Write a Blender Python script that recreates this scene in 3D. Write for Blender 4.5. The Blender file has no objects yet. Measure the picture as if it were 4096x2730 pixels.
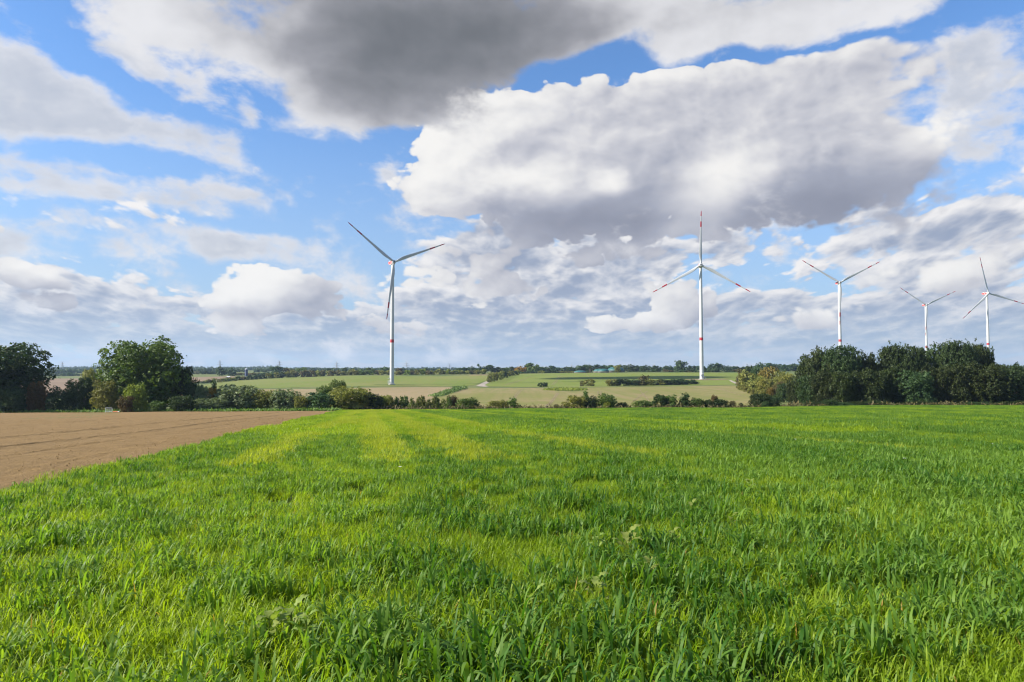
import bpy, math, random
import numpy as np
from mathutils import Vector, Matrix, Euler
from mathutils.geometry import delaunay_2d_cdt

# ------------------------------------------------------------------ camera, world, sun, exposure
SC = bpy.context.scene
COL = SC.collection
R = math.radians
F = 24.0 / 36.0 * 4096.0            # focal length in pixels of the photograph
PITCH = math.atan(110.0 / F)
EYE = 1.75
cs, sn = math.cos(PITCH), math.sin(PITCH)

cam_d = bpy.data.cameras.new("camera")
cam_d.lens = 24.0
cam_d.sensor_width = 36.0
cam_d.clip_start = 0.05
cam_d.clip_end = 40000.0
cam = bpy.data.objects.new("camera", cam_d)
COL.objects.link(cam)
cam.location = (0, 0, EYE)
cam.rotation_euler = (R(90) + PITCH, 0, 0)
SC.camera = cam

SUN_EL, SUN_AZ = 31.0, -100.0        # degrees; azimuth from +Y (view direction), positive to the right
sun_dir = Vector((math.sin(R(SUN_AZ)) * math.cos(R(SUN_EL)), math.cos(R(SUN_AZ)) * math.cos(R(SUN_EL)), math.sin(R(SUN_EL))))
sun_l = bpy.data.lights.new("sun", "SUN")
sun_l.energy = 5.0
sun_l.angle = R(0.53)
sun_l.color = (1.0, 0.93, 0.82)
sun = bpy.data.objects.new("sun", sun_l)
COL.objects.link(sun)
sun.rotation_euler = sun_dir.to_track_quat("Z", "Y").to_euler()

SC.view_settings.view_transform = "Standard"
SC.view_settings.look = "None"
SC.view_settings.exposure = 1.1
SC.view_settings.gamma = 1.0
SC.render.engine = "CYCLES"
cy = SC.cycles
cy.use_denoising = True
cy.denoiser = "OPENIMAGEDENOISE"
cy.denoising_prefilter = "ACCURATE"
cy.pixel_filter_type = "BLACKMAN_HARRIS"
cy.filter_width = 1.15
cy.max_bounces = 7
cy.diffuse_bounces = 3
cy.glossy_bounces = 2
cy.transmission_bounces = 3
cy.transparent_max_bounces = 4
cy.volume_bounces = 0
cy.caustics_reflective = False
cy.caustics_refractive = False


def pdir(px, py):
    X = (px - 2048.0) / F
    Y = (1365.0 - py) / F
    k = cs - Y * sn
    return (X / k, 1.0, (sn + Y * cs) / k)


def at(px, py, d):
    v = pdir(px, py)
    return Vector((v[0] * d, d, EYE + v[2] * d))


# ------------------------------------------------------------------ node helpers
class NT:
    def __init__(self, tree):
        self.t = tree

    def n(self, typ, **kw):
        nd = self.t.nodes.new(typ)
        for k, v in kw.items():
            setattr(nd, k, v)
        return nd

    def link(self, a, b):
        self.t.links.new(a, b)

    def put(self, sock, v):
        if v is None:
            return
        if hasattr(v, "is_output"):
            self.t.links.new(v, sock)
        else:
            sock.default_value = v

    def math(self, op, a, b=None, c=None, clamp=False):
        nd = self.n("ShaderNodeMath", operation=op, use_clamp=clamp)
        self.put(nd.inputs[0], a)
        self.put(nd.inputs[1], b)
        if c is not None:
            self.put(nd.inputs[2], c)
        return nd.outputs[0]

    def vec(self, op, a, b=None, scale=None):
        nd = self.n("ShaderNodeVectorMath", operation=op)
        self.put(nd.inputs[0], a)
        self.put(nd.inputs[1], b)
        if scale is not None:
            self.put(nd.inputs["Scale"], scale)
        return nd.outputs["Value"] if op in ("LENGTH", "DOT_PRODUCT", "DISTANCE") else nd.outputs[0]

    def noise(self, vec, scale, detail=4.0, rough=0.5, dist=0.0, dim="3D", lac=2.0, color=False):
        nd = self.n("ShaderNodeTexNoise", noise_dimensions=dim)
        self.put(nd.inputs["Vector"], vec)
        nd.inputs["Scale"].default_value = scale
        nd.inputs["Detail"].default_value = detail
        nd.inputs["Roughness"].default_value = rough
        nd.inputs["Lacunarity"].default_value = lac
        nd.inputs["Distortion"].default_value = dist
        return nd.outputs["Color"] if color else nd.outputs[0]

    def mapr(self, v, a, b, c=0.0, d=1.0, smooth=True):
        nd = self.n("ShaderNodeMapRange")
        nd.interpolation_type = "SMOOTHSTEP" if smooth else "LINEAR"
        self.put(nd.inputs[0], v)
        self.put(nd.inputs[1], a)
        self.put(nd.inputs[2], b)
        self.put(nd.inputs[3], c)
        self.put(nd.inputs[4], d)
        return nd.outputs[0]

    def mix(self, f, a, b, blend="MIX"):
        nd = self.n("ShaderNodeMix", data_type="RGBA", blend_type=blend)
        self.put(nd.inputs[0], f)
        self.put(nd.inputs[6], a if hasattr(a, "is_output") else (*a[:3], 1.0))
        self.put(nd.inputs[7], b if hasattr(b, "is_output") else (*b[:3], 1.0))
        return nd.outputs[2]

    def mapping(self, vec, loc=(0, 0, 0), rot=(0, 0, 0), scale=(1, 1, 1), kind="POINT"):
        nd = self.n("ShaderNodeMapping", vector_type=kind)
        self.put(nd.inputs[0], vec)
        nd.inputs[1].default_value = loc
        nd.inputs[2].default_value = rot
        nd.inputs[3].default_value = scale
        return nd.outputs[0]


# ------------------------------------------------------------------ sky
#SKY_BEGIN
def build_world():
    w = bpy.data.worlds.new("World")
    SC.world = w
    w.use_nodes = True
    t = w.node_tree
    t.nodes.clear()
    N = NT(t)
    out = N.n("ShaderNodeOutputWorld")
    bg = N.n("ShaderNodeBackground")
    STR = 0.1
    bg.inputs[1].default_value = STR
    N.link(bg.outputs[0], out.inputs[0])
    sky = N.n("ShaderNodeTexSky", sky_type="NISHITA")
    sky.sun_disc = False
    sky.sun_elevation = R(SUN_EL)
    sky.sun_rotation = R(SUN_AZ)
    sky.air_density = 1.0
    sky.dust_density = 0.6
    sky.ozone_density = 2.0
    tc = N.n("ShaderNodeTexCoord")
    D = tc.outputs["Generated"]
    sep = N.n("ShaderNodeSeparateXYZ")
    N.link(D, sep.inputs[0])
    az = N.math("ARCTAN2", sep.outputs[0], sep.outputs[1])
    el = N.math("ARCSINE", sep.outputs[2])
    cmb = N.n("ShaderNodeCombineXYZ")
    N.link(az, cmb.inputs[0])
    N.link(el, cmb.inputs[1])
    P = cmb.outputs[0]
    elc = N.math("MAXIMUM", el, 0.0)

    def blobs(lst, vec):
        acc = None
        for (px, py, rx, ry, rot, amp) in lst:
            v = pdir(px, py)
            a = math.atan2(v[0], 1.0)
            e = math.atan2(v[2], math.hypot(v[0], 1.0))
            k = math.cos(a)
            m = N.mapping(vec, (a, e, 0), (0, 0, R(rot)), (rx / F * k * k, ry / F * k, 1.0), "TEXTURE")
            g = N.n("ShaderNodeTexGradient", gradient_type="SPHERICAL")
            N.link(m, g.inputs[0])
            if acc is None:
                acc = N.math("MULTIPLY", g.outputs[1], amp)
            else:
                acc = N.math("MULTIPLY_ADD", g.outputs[1], amp, acc)
        return acc

    def white(c):
        return tuple(x / STR * 0.465 for x in c)

    # warped position (large gentle + small)
    wn = N.noise(P, 5.0, 3.0, 0.55, color=True)
    wv = N.vec("SUBTRACT", wn, (0.5, 0.5, 0.5))
    PW = N.vec("ADD", P, N.vec("SCALE", wv, scale=0.05))
    # noises (angular); bases of clouds are flatter than tall, so the vertical frequency is higher
    PS = N.vec("MULTIPLY", P, (1.0, 1.55, 1.0))
    n_big = N.noise(PS, 9.0, 9.0, 0.57, 0.12)
    n_b1 = N.noise(PS, 9.0, 4.0, 0.50, 0.12)
    n_b2 = N.noise(N.vec("ADD", PS, (-0.014, 0.022, 0.0)), 9.0, 4.0, 0.50, 0.12)
    relief = N.math("SUBTRACT", n_b1, n_b2)             # >0: facing the sun
    # cauliflower puffs
    def puffs(vec, scale=13.0):
        v = N.n("ShaderNodeTexVoronoi", feature="SMOOTH_F1", voronoi_dimensions="2D")
        N.put(v.inputs["Vector"], vec)
        v.inputs["Scale"].default_value = scale
        v.inputs["Detail"].default_value = 2.6
        v.inputs["Roughness"].default_value = 0.62
        v.inputs["Smoothness"].default_value = 0.22
        v.inputs["Randomness"].default_value = 1.0
        return v.outputs["Distance"]
    PP = N.vec("ADD", PS, N.vec("SCALE", wv, scale=0.10))
    pf = puffs(PP)
    pf2 = puffs(N.vec("ADD", PP, (-0.012, 0.018, 0.0)))
    pfr = N.math("SUBTRACT", pf2, pf)                  # >0: sun side of a puff

    # horizon-compressed noise for the far decks
    pc = N.n("ShaderNodeCombineXYZ")
    N.link(N.math("DIVIDE", az, N.math("ADD", elc, 0.42)), pc.inputs[0])
    N.link(N.math("MULTIPLY", N.math("LOGARITHM", N.math("ADD", elc, 0.09), 2.71828), 0.78), pc.inputs[1])
    PH = N.vec("ADD", pc.outputs[0], N.vec("SCALE", wv, scale=0.07))
    n_far = N.noise(PH, 6.5, 8.0, 0.52, 0.1)
    n_f1 = N.noise(PH, 6.5, 5.0, 0.50, 0.1)
    n_far2 = N.noise(N.vec("ADD", PH, (-0.016, 0.034, 0)), 6.5, 5.0, 0.50, 0.1)
    PHW = N.vec("ADD", PH, N.vec("SCALE", N.vec("SUBTRACT", N.noise(PH, 9.0, 3.0, 0.5, color=True), (0.5, 0.5, 0.5)), scale=0.06))
    pff = puffs(PHW, 10.0)
    pff2 = puffs(N.vec("ADD", PHW, (-0.016, 0.030, 0)), 10.0)
    rel_far = N.math("ADD", N.math("SUBTRACT", n_f1, n_far2), N.math("MULTIPLY", N.math("SUBTRACT", pff2, pff), 0.26))

    # ---- blue sky
    skyc = N.mix(1.0, sky.outputs[0], (0.54, 0.745, 0.965), "MULTIPLY")
    base = N.mix(N.mapr(el, -0.02, 0.42, 0.80, 0.0), skyc, white((0.42, 0.53, 0.69)))

    # ---- 1. far horizon deck
    far_bl = blobs(FAR_BLOBS, PW)
    dens_far = N.math("ADD", N.math("ADD", N.math("MULTIPLY", N.math("SUBTRACT", n_far, 0.42), 1.9), N.math("MULTIPLY", N.math("SUBTRACT", 0.56, pff), 0.65)), far_bl)
    a_far = N.mapr(dens_far, 0.10, 0.40)
    lit_far = N.math("ADD", N.math("MULTIPLY", rel_far, 2.4), N.mapr(dens_far, 0.1, 1.1, 0.74, 0.20))
    lit_far = N.mapr(lit_far, -0.1, 1.1)
    far_sh = N.mix(N.mapr(el, 0.02, 0.16), white((0.36, 0.43, 0.57)), white((0.32, 0.375, 0.50)))
    far_li = N.mix(N.mapr(el, 0.0, 0.13), white((0.62, 0.62, 0.66)), white((0.95, 0.92, 0.90)))
    far_c = N.mix(lit_far, far_sh, far_li)
    c1 = N.mix(N.math("MULTIPLY", a_far, N.mapr(el, 0.0, 0.10, 0.55, 0.96)), base, far_c)

    # ---- 2. soft middle clouds
    soft_bl = blobs(SOFT_BLOBS, PW)
    PT = N.vec("MULTIPLY", N.mapping(PW, rot=(0, 0, R(5))), (1.0, 1.7, 1.0))
    n_soft = N.noise(PT, 10.0, 9.0, 0.60, 0.1)
    dens_s = N.math("ADD", N.math("MULTIPLY", N.math("SUBTRACT", n_soft, 0.5), 4.0), soft_bl)
    a_s = N.mapr(dens_s, -0.05, 0.85)
    lit_s = N.math("ADD", N.math("MULTIPLY", relief, 1.5), N.mapr(dens_s, 0.4, 1.3, 0.90, 0.42), clamp=True)
    soft_c = N.mix(lit_s, white((0.46, 0.50, 0.58)), white((0.80, 0.80, 0.83)))
    c2 = N.mix(N.math("MULTIPLY", a_s, 0.92), c1, soft_c)

    # ---- 3. crisp cumulus
    cum_bl = blobs(CUM_BLOBS, PW)
    dens_c = N.math("ADD", N.math("ADD", N.math("MULTIPLY", N.math("SUBTRACT", n_big, 0.5), 1.3), cum_bl),
                    N.math("MULTIPLY", N.math("SUBTRACT", 0.38, pf), 0.62))
    a_c = N.mapr(dens_c, 0.16, N.mapr(az, 0.25, 0.62, 0.29, 0.62))
    dark = blobs(CUM_DARK, PW)
    bright = blobs(CUM_BRIGHT, PW)
    calm = N.mapr(dark, 0.1, 0.7, 1.0, 0.35)
    lit_c = N.math("ADD", N.math("MULTIPLY", N.math("ADD", N.math("MULTIPLY", relief, 1.0), N.math("MULTIPLY", pfr, 0.26)), calm),
                   N.math("SUBTRACT", N.math("ADD", 0.66, bright), N.math("ADD", dark, N.mapr(dens_c, 0.5, 1.6, 0.0, 0.12))))
    lit_c = N.mapr(lit_c, -0.55, 1.15)
    rmp = N.n("ShaderNodeValToRGB")
    e = rmp.color_ramp.elements
    e[0].position = 0.0
    e[0].color = (*white((0.235, 0.25, 0.32)), 1)
    e[1].position = 1.0
    e[1].color = (*white((0.95, 0.93, 0.90)), 1)
    x = e.new(0.35); x.color = (*white((0.38, 0.40, 0.48)), 1)
    x = e.new(0.70); x.color = (*white((0.64, 0.64, 0.68)), 1)
    N.link(lit_c, rmp.inputs[0])
    c3 = N.mix(N.math("MULTIPLY", a_c, 0.985), c2, rmp.outputs[0])

    # ---- 4. dark deck overhead
    top_bl = blobs(TOP_BLOBS, PW)
    dens_t = N.math("ADD", N.math("MULTIPLY", N.math("SUBTRACT", n_soft, 0.5), 2.1), top_bl)
    a_t = N.mapr(dens_t, 0.12, 0.72)
    top_dark = blobs(TOP_DARK, PW)
    lit_t = N.math("SUBTRACT", N.math("ADD", 0.86, N.math("MULTIPLY", relief, 0.9)), top_dark)
    lit_t = N.mapr(lit_t, -0.75, 1.0)
    rt = N.n("ShaderNodeValToRGB")
    e = rt.color_ramp.elements
    e[0].position = 0.0
    e[0].color = (*white((0.16, 0.17, 0.19)), 1)
    e[1].position = 1.0
    e[1].color = (*white((0.82, 0.82, 0.85)), 1)
    x = e.new(0.45); x.color = (*white((0.34, 0.345, 0.38)), 1)
    N.link(lit_t, rt.inputs[0])
    c4 = N.mix(a_t, c3, rt.outputs[0])
    N.link(c4, bg.inputs[0])
    w.cycles.sampling_method = "MANUAL"
    w.cycles.sample_map_resolution = 256


# (px, py, radius x, radius y, rotation, strength) in directions of the photograph
FAR_BLOBS = [
    (350, 1180, 720, 230, 0, 0.75), (60, 1180, 400, 200, 0, 0.4), (1000, 1360, 2000, 190, 0, 0.95),
    (2000, 1290, 1000, 220, 0, 0.5), (3000, 1360, 2000, 190, 0, 0.95), (2150, 1080, 850, 260, 0, 0.95),
    (2700, 1080, 600, 200, 0, 0.55), (3300, 1230, 700, 180, 0, 0.5), (3900, 1180, 700, 330, 0, 0.8), (1450, 1280, 500, 160, 0, 0.4),
    (3600, 930, 900, 170, 8, 0.9), (1900, 960, 500, 120, 0, 0.4),
    (1450, 600, 800, 420, 0, -2.2), (1350, 860, 560, 240, 0, -1.3), (700, 640, 900, 160, 0, -1.0), (2400, 300, 1600, 260, 0, -1.6),
    (1330, 1080, 260, 110, 0, -0.5), (1060, 1110, 460, 170, 0, -0.9), (2950, 1120, 380, 80, 0, -0.9), (3800, 680, 400, 200, 0, -0.8), (400, 200, 900, 500, 0, -1.6),
    (600, 980, 700, 120, 0, -0.3), (1500, -300, 4000, 900, 0, -3.0), (2048, 1900, 4000, 420, 0, -2.0),
]
SOFT_BLOBS = [
    (30, 290, 400, 300, -28, 1.0), (230, 420, 420, 220, -25, 0.7), (430, 510, 560, 150, -14, 0.8), (800, 570, 420, 80, -5, 0.7), (120, 590, 460, 110, 0, 0.6),
    (770, 310, 380, 110, -10, 0.85), (520, 240, 200, 70, -10, 0.6),
    (420, 760, 470, 150, -4, 1.0), (1080, 720, 400, 100, -9, 0.9), (760, 850, 300, 60, 0, 0.4), (960, 790, 300, 50, -20, 0.4),
    (820, 945, 800, 95, 0, 0.95), (1050, 1020, 480, 80, -3, 0.6), (40, 730, 200, 60, 0, 0.4),
    (-20, 960, 190, 200, 0, 1.0), (1010, 470, 50, 110, 10, 0.7),
    (4020, 330, 380, 240, -20, 0.9), (3760, 410, 220, 110, 0, 0.8), (4000, 560, 360, 120, 0, 0.7), (4080, 720, 260, 110, 0, 0.6), (3820, 200, 220, 130, 0, 0.7), (4050, 120, 140, 60, 0, 0.4),
    (1450, 690, 180, 60, -10, 0.5), (1570, 720, 130, 80, -20, 0.6),
    (1250, 640, 300, 200, 0, -0.7), (3400, 190, 900, 90, -4, -0.5), (2300, 270, 600, 130, 10, -0.8), (3900, 720, 300, 80, -30, -0.5), (560, 655, 900, 62, -3, -1.3), (760, 880, 760, 40, -2, -0.8), (700, 160, 200, 60, -20, -0.4), (600, 390, 500, 50, -15, -0.5),
]
CUM_BLOBS = [
    (1930, 620, 420, 460, 0, 1.0), (2250, 580, 800, 470, 0, 0.75), (2700, 560, 900, 520, 8, 0.7), (3150, 520, 950, 460, 0, 0.65),
    (3450, 560, 760, 440, 0, 0.5), (2500, 780, 1200, 230, 0, 0.6), (3200, 800, 900, 230, 12, 0.5), (2900, 310, 520, 190, 4, 0.5),
    (3350, 290, 620, 190, 2, 0.5), (1720, 730, 260, 190, 0, 0.5), (1850, 440, 300, 160, 10, 0.5), (3700, 800, 600, 150, 14, 0.4),
    (1090, 1165, 370, 190, 0, 1.35), (960, 1180, 210, 140, 0, 0.55), (1250, 1210, 270, 120, 0, 0.4),
    (2640, 1240, 340, 140, 0, 0.9), (2480, 1280, 240, 75, 0, 0.45), (2780, 1220, 190, 120, 0, 0.4),
    (3330, 1230, 300, 150, 0, 0.75), (3720, 1060, 430, 180, 0, 1.0), (3900, 1110, 260, 100, 0, 0.5), (4000, 1010, 300, 130, 0, 0.6),
    (1780, 1110, 340, 150, 0, 0.8), (2150, 990, 560, 120, 0, 0.6), (2050, 1150, 340, 110, 0, 0.6), (2500, 1080, 380, 110, 0, 0.4),
    (200, 1110, 480, 110, -10, 0.65), (10, 960, 180, 190, 0, 0.5), (2350, 1280, 180, 50, 0, 0.4), (120, 1180, 500, 120, 0, 0.4),
    (1560, 1290, 330, 110, 0, 0.6), (900, 1330, 300, 80, 0, 0.4), (1150, 1340, 240, 50, 0, 0.35), (3150, 1290, 260, 60, 0, 0.35), (3950, 1230, 200, 60, 0, 0.4),
    (1380, 620, 290, 560, 0, -0.6), (2350, 120, 1800, 240, 8, -0.75), (2150, 230, 520, 120, 10, -0.85), (2650, 190, 420, 70, 4, -0.7), (3250, 160, 600, 60, 0, -0.6), (3980, 640, 160, 120, -30, -0.4), (1330, 1020, 400, 120, 0, -0.3), (1900, 960, 600, 60, 0, -0.4),
]
CUM_DARK = [
    (2650, 900, 1250, 220, 0, 0.66), (3420, 800, 640, 270, 14, 0.58), (2500, 700, 660, 260, 0, 0.2), (3000, 640, 600, 260, 0, 0.15),
    (3000, 400, 1200, 330, 0, 0.16), (2200, 900, 560, 150, 0, 0.35), (1150, 1280, 380, 90, 0, 0.4), (1300, 1190, 210, 150, 0, 0.4),
    (2640, 1320, 420, 70, 0, 0.35), (2820, 1280, 190, 130, 0, 0.4), (200, 1240, 640, 190, 0, 0.65), (2250, 1110, 700, 120, 0, 0.45), (3800, 1190, 540, 90, 0, 0.4),
    (3950, 860, 540, 200, 14, 0.4), (1560, 1330, 360, 80, 0, 0.35), (3300, 1310, 300, 60, 0, 0.3),
]
CUM_BRIGHT = [
    (1720, 560, 320, 480, 0, 0.42), (2000, 410, 460, 150, 8, 0.3), (2180, 730, 380, 130, 0, 0.5), (2430, 715, 90, 80, 0, 0.6),
    (2860, 720, 380, 190, 35, 0.78), (3750, 545, 200, 120, 0, 0.65), (1000, 1110, 320, 150, 0, 0.55), (2550, 1220, 280, 110, 0, 0.35),
    (3680, 1030, 380, 130, 0, 0.4), (1700, 1110, 280, 120, 0, 0.35), (3280, 1200, 240, 110, 0, 0.25), (2750, 250, 600, 100, 0, 0.25), (200, 1080, 420, 60, -10, 0.25),
]
TOP_BLOBS = [
    (1500, 20, 1250, 440, -8, 1.25), (1450, 340, 560, 270, 0, 0.85), (1380, 450, 400, 150, 0, 0.6), (600, 60, 620, 220, -22, 0.85),
    (2650, 60, 860, 220, 0, 0.9), (3300, 40, 800, 180, 3, 0.9), (3650, 20, 460, 120, 0, 0.5), (1950, 250, 300, 150, 0, 0.5), (2680, 190, 240, 90, 0, 0.6),
    (2000, -700, 2600, 620, 0, 0.9), (200, 60, 300, 160, -30, -0.4), (3980, 60, 260, 200, 0, -0.7), (1600, 560, 300, 80, 0, -0.4), (2250, 290, 500, 100, 12, -0.95), (2450, 230, 160, 70, 0, -0.5), (2950, 210, 300, 60, 0, -0.8), (3400, 190, 500, 60, 0, -0.8),
]
TOP_DARK = [
    (1600, 60, 1050, 480, -8, 1.15), (1600, 270, 560, 300, 0, 0.6), (2300, 30, 620, 220, 0, 0.3), (2050, 150, 420, 260, 0, 0.45), (2900, 40, 1000, 170, 0, 0.36), (1400, 430, 360, 150, 0, 0.35), (1000, 100, 500, 150, -25, 0.2),
]
build_world()
#SKY_END

# ------------------------------------------------------------------ terrain
_TD = np.array([-400., 0., 60., 120., 185., 203., 232., 350., 600., 720., 900., 1040., 1250., 2000., 3500., 6000., 12000.])
_TU = np.array([-0.75, -0.37, -0.2, 0.27, 0.57])
# terrain height relative to the eye, one row per direction in _TU
_TZ = np.array([
    [19., -1.75, -5.0, -8.3, -12.0, -13.1, -14.6, -16.8, -19.0, -19.0, -18.4, -17.5, -16.0, -12.0, -9.0, -9.0, -30.],
    [19., -1.75, -4.9, -8.1, -11.6, -12.7, -14.4, -16.6, -18.0, -17.4, -14.0, -12.6, -11.0, -8.0, -7.0, -9.0, -30.],
    [19., -1.75, -4.9, -8.0, -11.4, -12.4, -14.0, -16.2, -16.9, -15.2, -10.5, -8.6, -8.0, -8.0, -7.0, -9.0, -30.],
    [19., -1.75, -4.8, -7.8, -11.0, -12.0, -13.6, -15.4, -14.7, -11.2, -6.3, -5.0, -5.0, -6.0, -7.0, -9.0, -30.],
    [19., -1.75, -4.6, -7.4, -10.3, -11.2, -12.2, -13.0, -10.5, -8.2, -5.2, -5.0, -2.5, -5.0, -7.0, -9.0, -30.]])


def _pchip(x, y):
    h = np.diff(x)
    dl = np.diff(y) / h
    m = np.zeros_like(y)
    for i in range(1, len(x) - 1):
        if dl[i - 1] * dl[i] > 0:
            w1 = 2 * h[i] + h[i - 1]
            w2 = h[i] + 2 * h[i - 1]
            m[i] = (w1 + w2) / (w1 / dl[i - 1] + w2 / dl[i])
    m[0] = dl[0]
    m[-1] = dl[-1]
    return m


_TM = [_pchip(_TD, r) for r in _TZ]


def H(x, y):
    """Height of the ground (the eye stands at 1.75 m)."""
    x = np.asarray(x, float)
    y = np.asarray(y, float)
    d = np.clip(y, -399.0, 11999.0)
    i = np.clip(np.searchsorted(_TD, d, side="right") - 1, 0, len(_TD) - 2)
    h = _TD[i + 1] - _TD[i]
    t = (d - _TD[i]) / h
    h00 = (1 + 2 * t) * (1 - t) ** 2
    h10 = t * (1 - t) ** 2
    h01 = t * t * (3 - 2 * t)
    h11 = t * t * (t - 1)
    cols = []
    for k in range(len(_TU)):
        cols.append(h00 * _TZ[k][i] + h10 * h * _TM[k][i] + h01 * _TZ[k][i + 1] + h11 * h * _TM[k][i + 1])
    u = np.clip(x / np.maximum(y, 40.0), _TU[0], _TU[-1])
    j = np.clip(np.searchsorted(_TU, u, side="right") - 1, 0, len(_TU) - 2)
    s = (u - _TU[j]) / (_TU[j + 1] - _TU[j])
    s = s * s * (3 - 2 * s)
    cols = np.array(cols)
    if cols.ndim == 1:
        z = cols[j] * (1 - s) + cols[j + 1] * s
    else:
        z = np.take_along_axis(cols, j[None, ...], 0)[0] * (1 - s) + np.take_along_axis(cols, (j + 1)[None, ...], 0)[0] * s
    z = z + EYE
    # gentle unevenness
    am = np.clip((np.hypot(x, y) - 230.0) / 400.0, 0, 1)
    z = z + am * (0.35 * np.sin(x * 0.021 + 1.3) * np.sin(y * 0.017 + .4) + 0.25 * np.sin(x * 0.043 + y * 0.031))
    z = z + 0.05 * np.sin(x * 0.19 + 0.7) * np.sin(y * 0.11)
    return z


def hit(px, py, d0=150.0, d1=4000.0):
    """Where the line of sight through a point of the photograph meets the ground."""
    v = pdir(px, py)
    d = np.concatenate([np.linspace(max(d0, 2.0), 300, 400), np.linspace(300, d1, 1200)])
    d = d[d >= d0]
    g = EYE + v[2] * d - H(v[0] * d, d)
    k = np.where(g <= 0)[0]
    k = k[0] if len(k) else len(d) - 1
    if k > 0:
        t = g[k - 1] / (g[k - 1] - g[k] + 1e-9)
        dd = d[k - 1] + (d[k] - d[k - 1]) * min(max(t, 0), 1)
    else:
        dd = d[0]
    return Vector((v[0] * dd, dd, float(H(v[0] * dd, dd))))


# ------------------------------------------------------------------ object helpers
def clean(nm):
    return nm


def link(o, parent=None):
    COL.objects.link(o)
    if parent is not None:
        o.parent = parent
    return o


def tag(o, label=None, cat=None, group=None, kind=None):
    if label:
        o["label"] = label
    if cat:
        o["category"] = cat
    if group:
        o["group"] = group
    if kind:
        o["kind"] = kind
    return o


def empty(name, loc, rz=0.0):
    o = bpy.data.objects.new(name, None)
    o.empty_display_size = 0.5
    o.location = loc
    o.rotation_euler = (0, 0, rz)
    return link(o)


def np_mesh(name, V, Q, mats=(), smooth=False, tint=None, T=None):
    """Mesh from arrays: V (n,3), quads Q (m,4) and/or triangles T."""
    me = bpy.data.meshes.new(name)
    V = np.asarray(V, np.float32)
    Q = np.asarray(Q, np.int32).reshape(-1, 4) if Q is not None and len(Q) else np.zeros((0, 4), np.int32)
    T = np.asarray(T, np.int32).reshape(-1, 3) if T is not None and len(T) else np.zeros((0, 3), np.int32)
    me.vertices.add(len(V))
    me.vertices.foreach_set("co", V.ravel())
    nl = Q.size + T.size
    me.loops.add(nl)
    me.loops.foreach_set("vertex_index", np.concatenate([Q.ravel(), T.ravel()]))
    me.polygons.add(len(Q) + len(T))
    st = np.concatenate([np.arange(len(Q)) * 4, Q.size + np.arange(len(T)) * 3]).astype(np.int32)
    tot = np.concatenate([np.full(len(Q), 4), np.full(len(T), 3)]).astype(np.int32)
    me.polygons.foreach_set("loop_start", st)
    me.polygons.foreach_set("loop_total", tot)
    if smooth:
        me.polygons.foreach_set("use_smooth", np.ones(len(Q) + len(T), bool))
    for m in mats:
        me.materials.append(m)
    if tint is not None:
        a = me.attributes.new("tint", "FLOAT", "POINT")
        a.data.foreach_set("value", np.asarray(tint, np.float32))
    me.update()
    me.validate()
    return me


class MB:
    """Collects boxes, bars, tubes and lathes and links them as one mesh object."""

    def __init__(self):
        self.V, self.Fc = [], []

    def add(self, V, Fc):
        o = len(self.V)
        self.V += [tuple(v) for v in V]
        self.Fc += [tuple(i + o for i in f) for f in Fc]
        return self

    def box(self, c, s, rz=0.0, taper=1.0):
        hx, hy, hz = s[0] / 2, s[1] / 2, s[2] / 2
        V = []
        for z, k in ((-hz, 1.0), (hz, taper)):
            for x, y in ((-hx, -hy), (hx, -hy), (hx, hy), (-hx, hy)):
                X, Y = x * k, y * k
                V.append((c[0] + X * math.cos(rz) - Y * math.sin(rz), c[1] + X * math.sin(rz) + Y * math.cos(rz), c[2] + z))
        return self.add(V, [(3, 2, 1, 0), (4, 5, 6, 7), (0, 1, 5, 4), (1, 2, 6, 5), (2, 3, 7, 6), (3, 0, 4, 7)])

    def tube(self, pts, rad, n=6, cap=True):
        P = [Vector(p) for p in pts]
        if not isinstance(rad, (list, tuple)):
            rad = [rad] * len(P)
        V, Fc = [], []
        for i, p in enumerate(P):
            t = (P[min(i + 1, len(P) - 1)] - P[max(i - 1, 0)]).normalized()
            a = t.cross(Vector((0, 0, 1)) if abs(t.z) < 0.9 else Vector((1, 0, 0))).normalized()
            b = t.cross(a)
            for k in range(n):
                w = 2 * math.pi * k / n
                V.append(p + (a * math.cos(w) + b * math.sin(w)) * rad[i])
        for i in range(len(P) - 1):
            for k in range(n):
                k2 = (k + 1) % n
                Fc.append((i * n + k, i * n + k2, (i + 1) * n + k2, (i + 1) * n + k))
        if cap:
            Fc.append(tuple(range(n - 1, -1, -1)))
            Fc.append(tuple((len(P) - 1) * n + k for k in range(n)))
        return self.add(V, Fc)

    def lathe(self, prof, n=24, c=(0, 0, 0), cap=True):
        V, Fc = [], []
        for r, z in prof:
            for k in range(n):
                w = 2 * math.pi * k / n
                V.append((c[0] + r * math.cos(w), c[1] + r * math.sin(w), c[2] + z))
        for i in range(len(prof) - 1):
            for k in range(n):
                k2 = (k + 1) % n
                Fc.append((i * n + k, i * n + k2, (i + 1) * n + k2, (i + 1) * n + k))
        if cap:
            Fc.append(tuple(range(n - 1, -1, -1)))
            Fc.append(tuple((len(prof) - 1) * n + k for k in range(n)))
        return self.add(V, Fc)

    def build(self, name, mat, parent=None, smooth=False):
        me = bpy.data.meshes.new(name)
        me.from_pydata(self.V, [], self.Fc)
        if smooth:
            me.polygons.foreach_set("use_smooth", [len(p.vertices) <= 4 for p in me.polygons])
        if mat:
            me.materials.append(mat)
        me.update()
        o = bpy.data.objects.new(name, me)
        return link(o, parent)


# ------------------------------------------------------------------ materials
def new_mat(name):
    m = bpy.data.materials.new(name)
    m.use_nodes = True
    t = m.node_tree
    b = t.nodes.get("Principled BSDF")
    return m, NT(t), b


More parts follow.
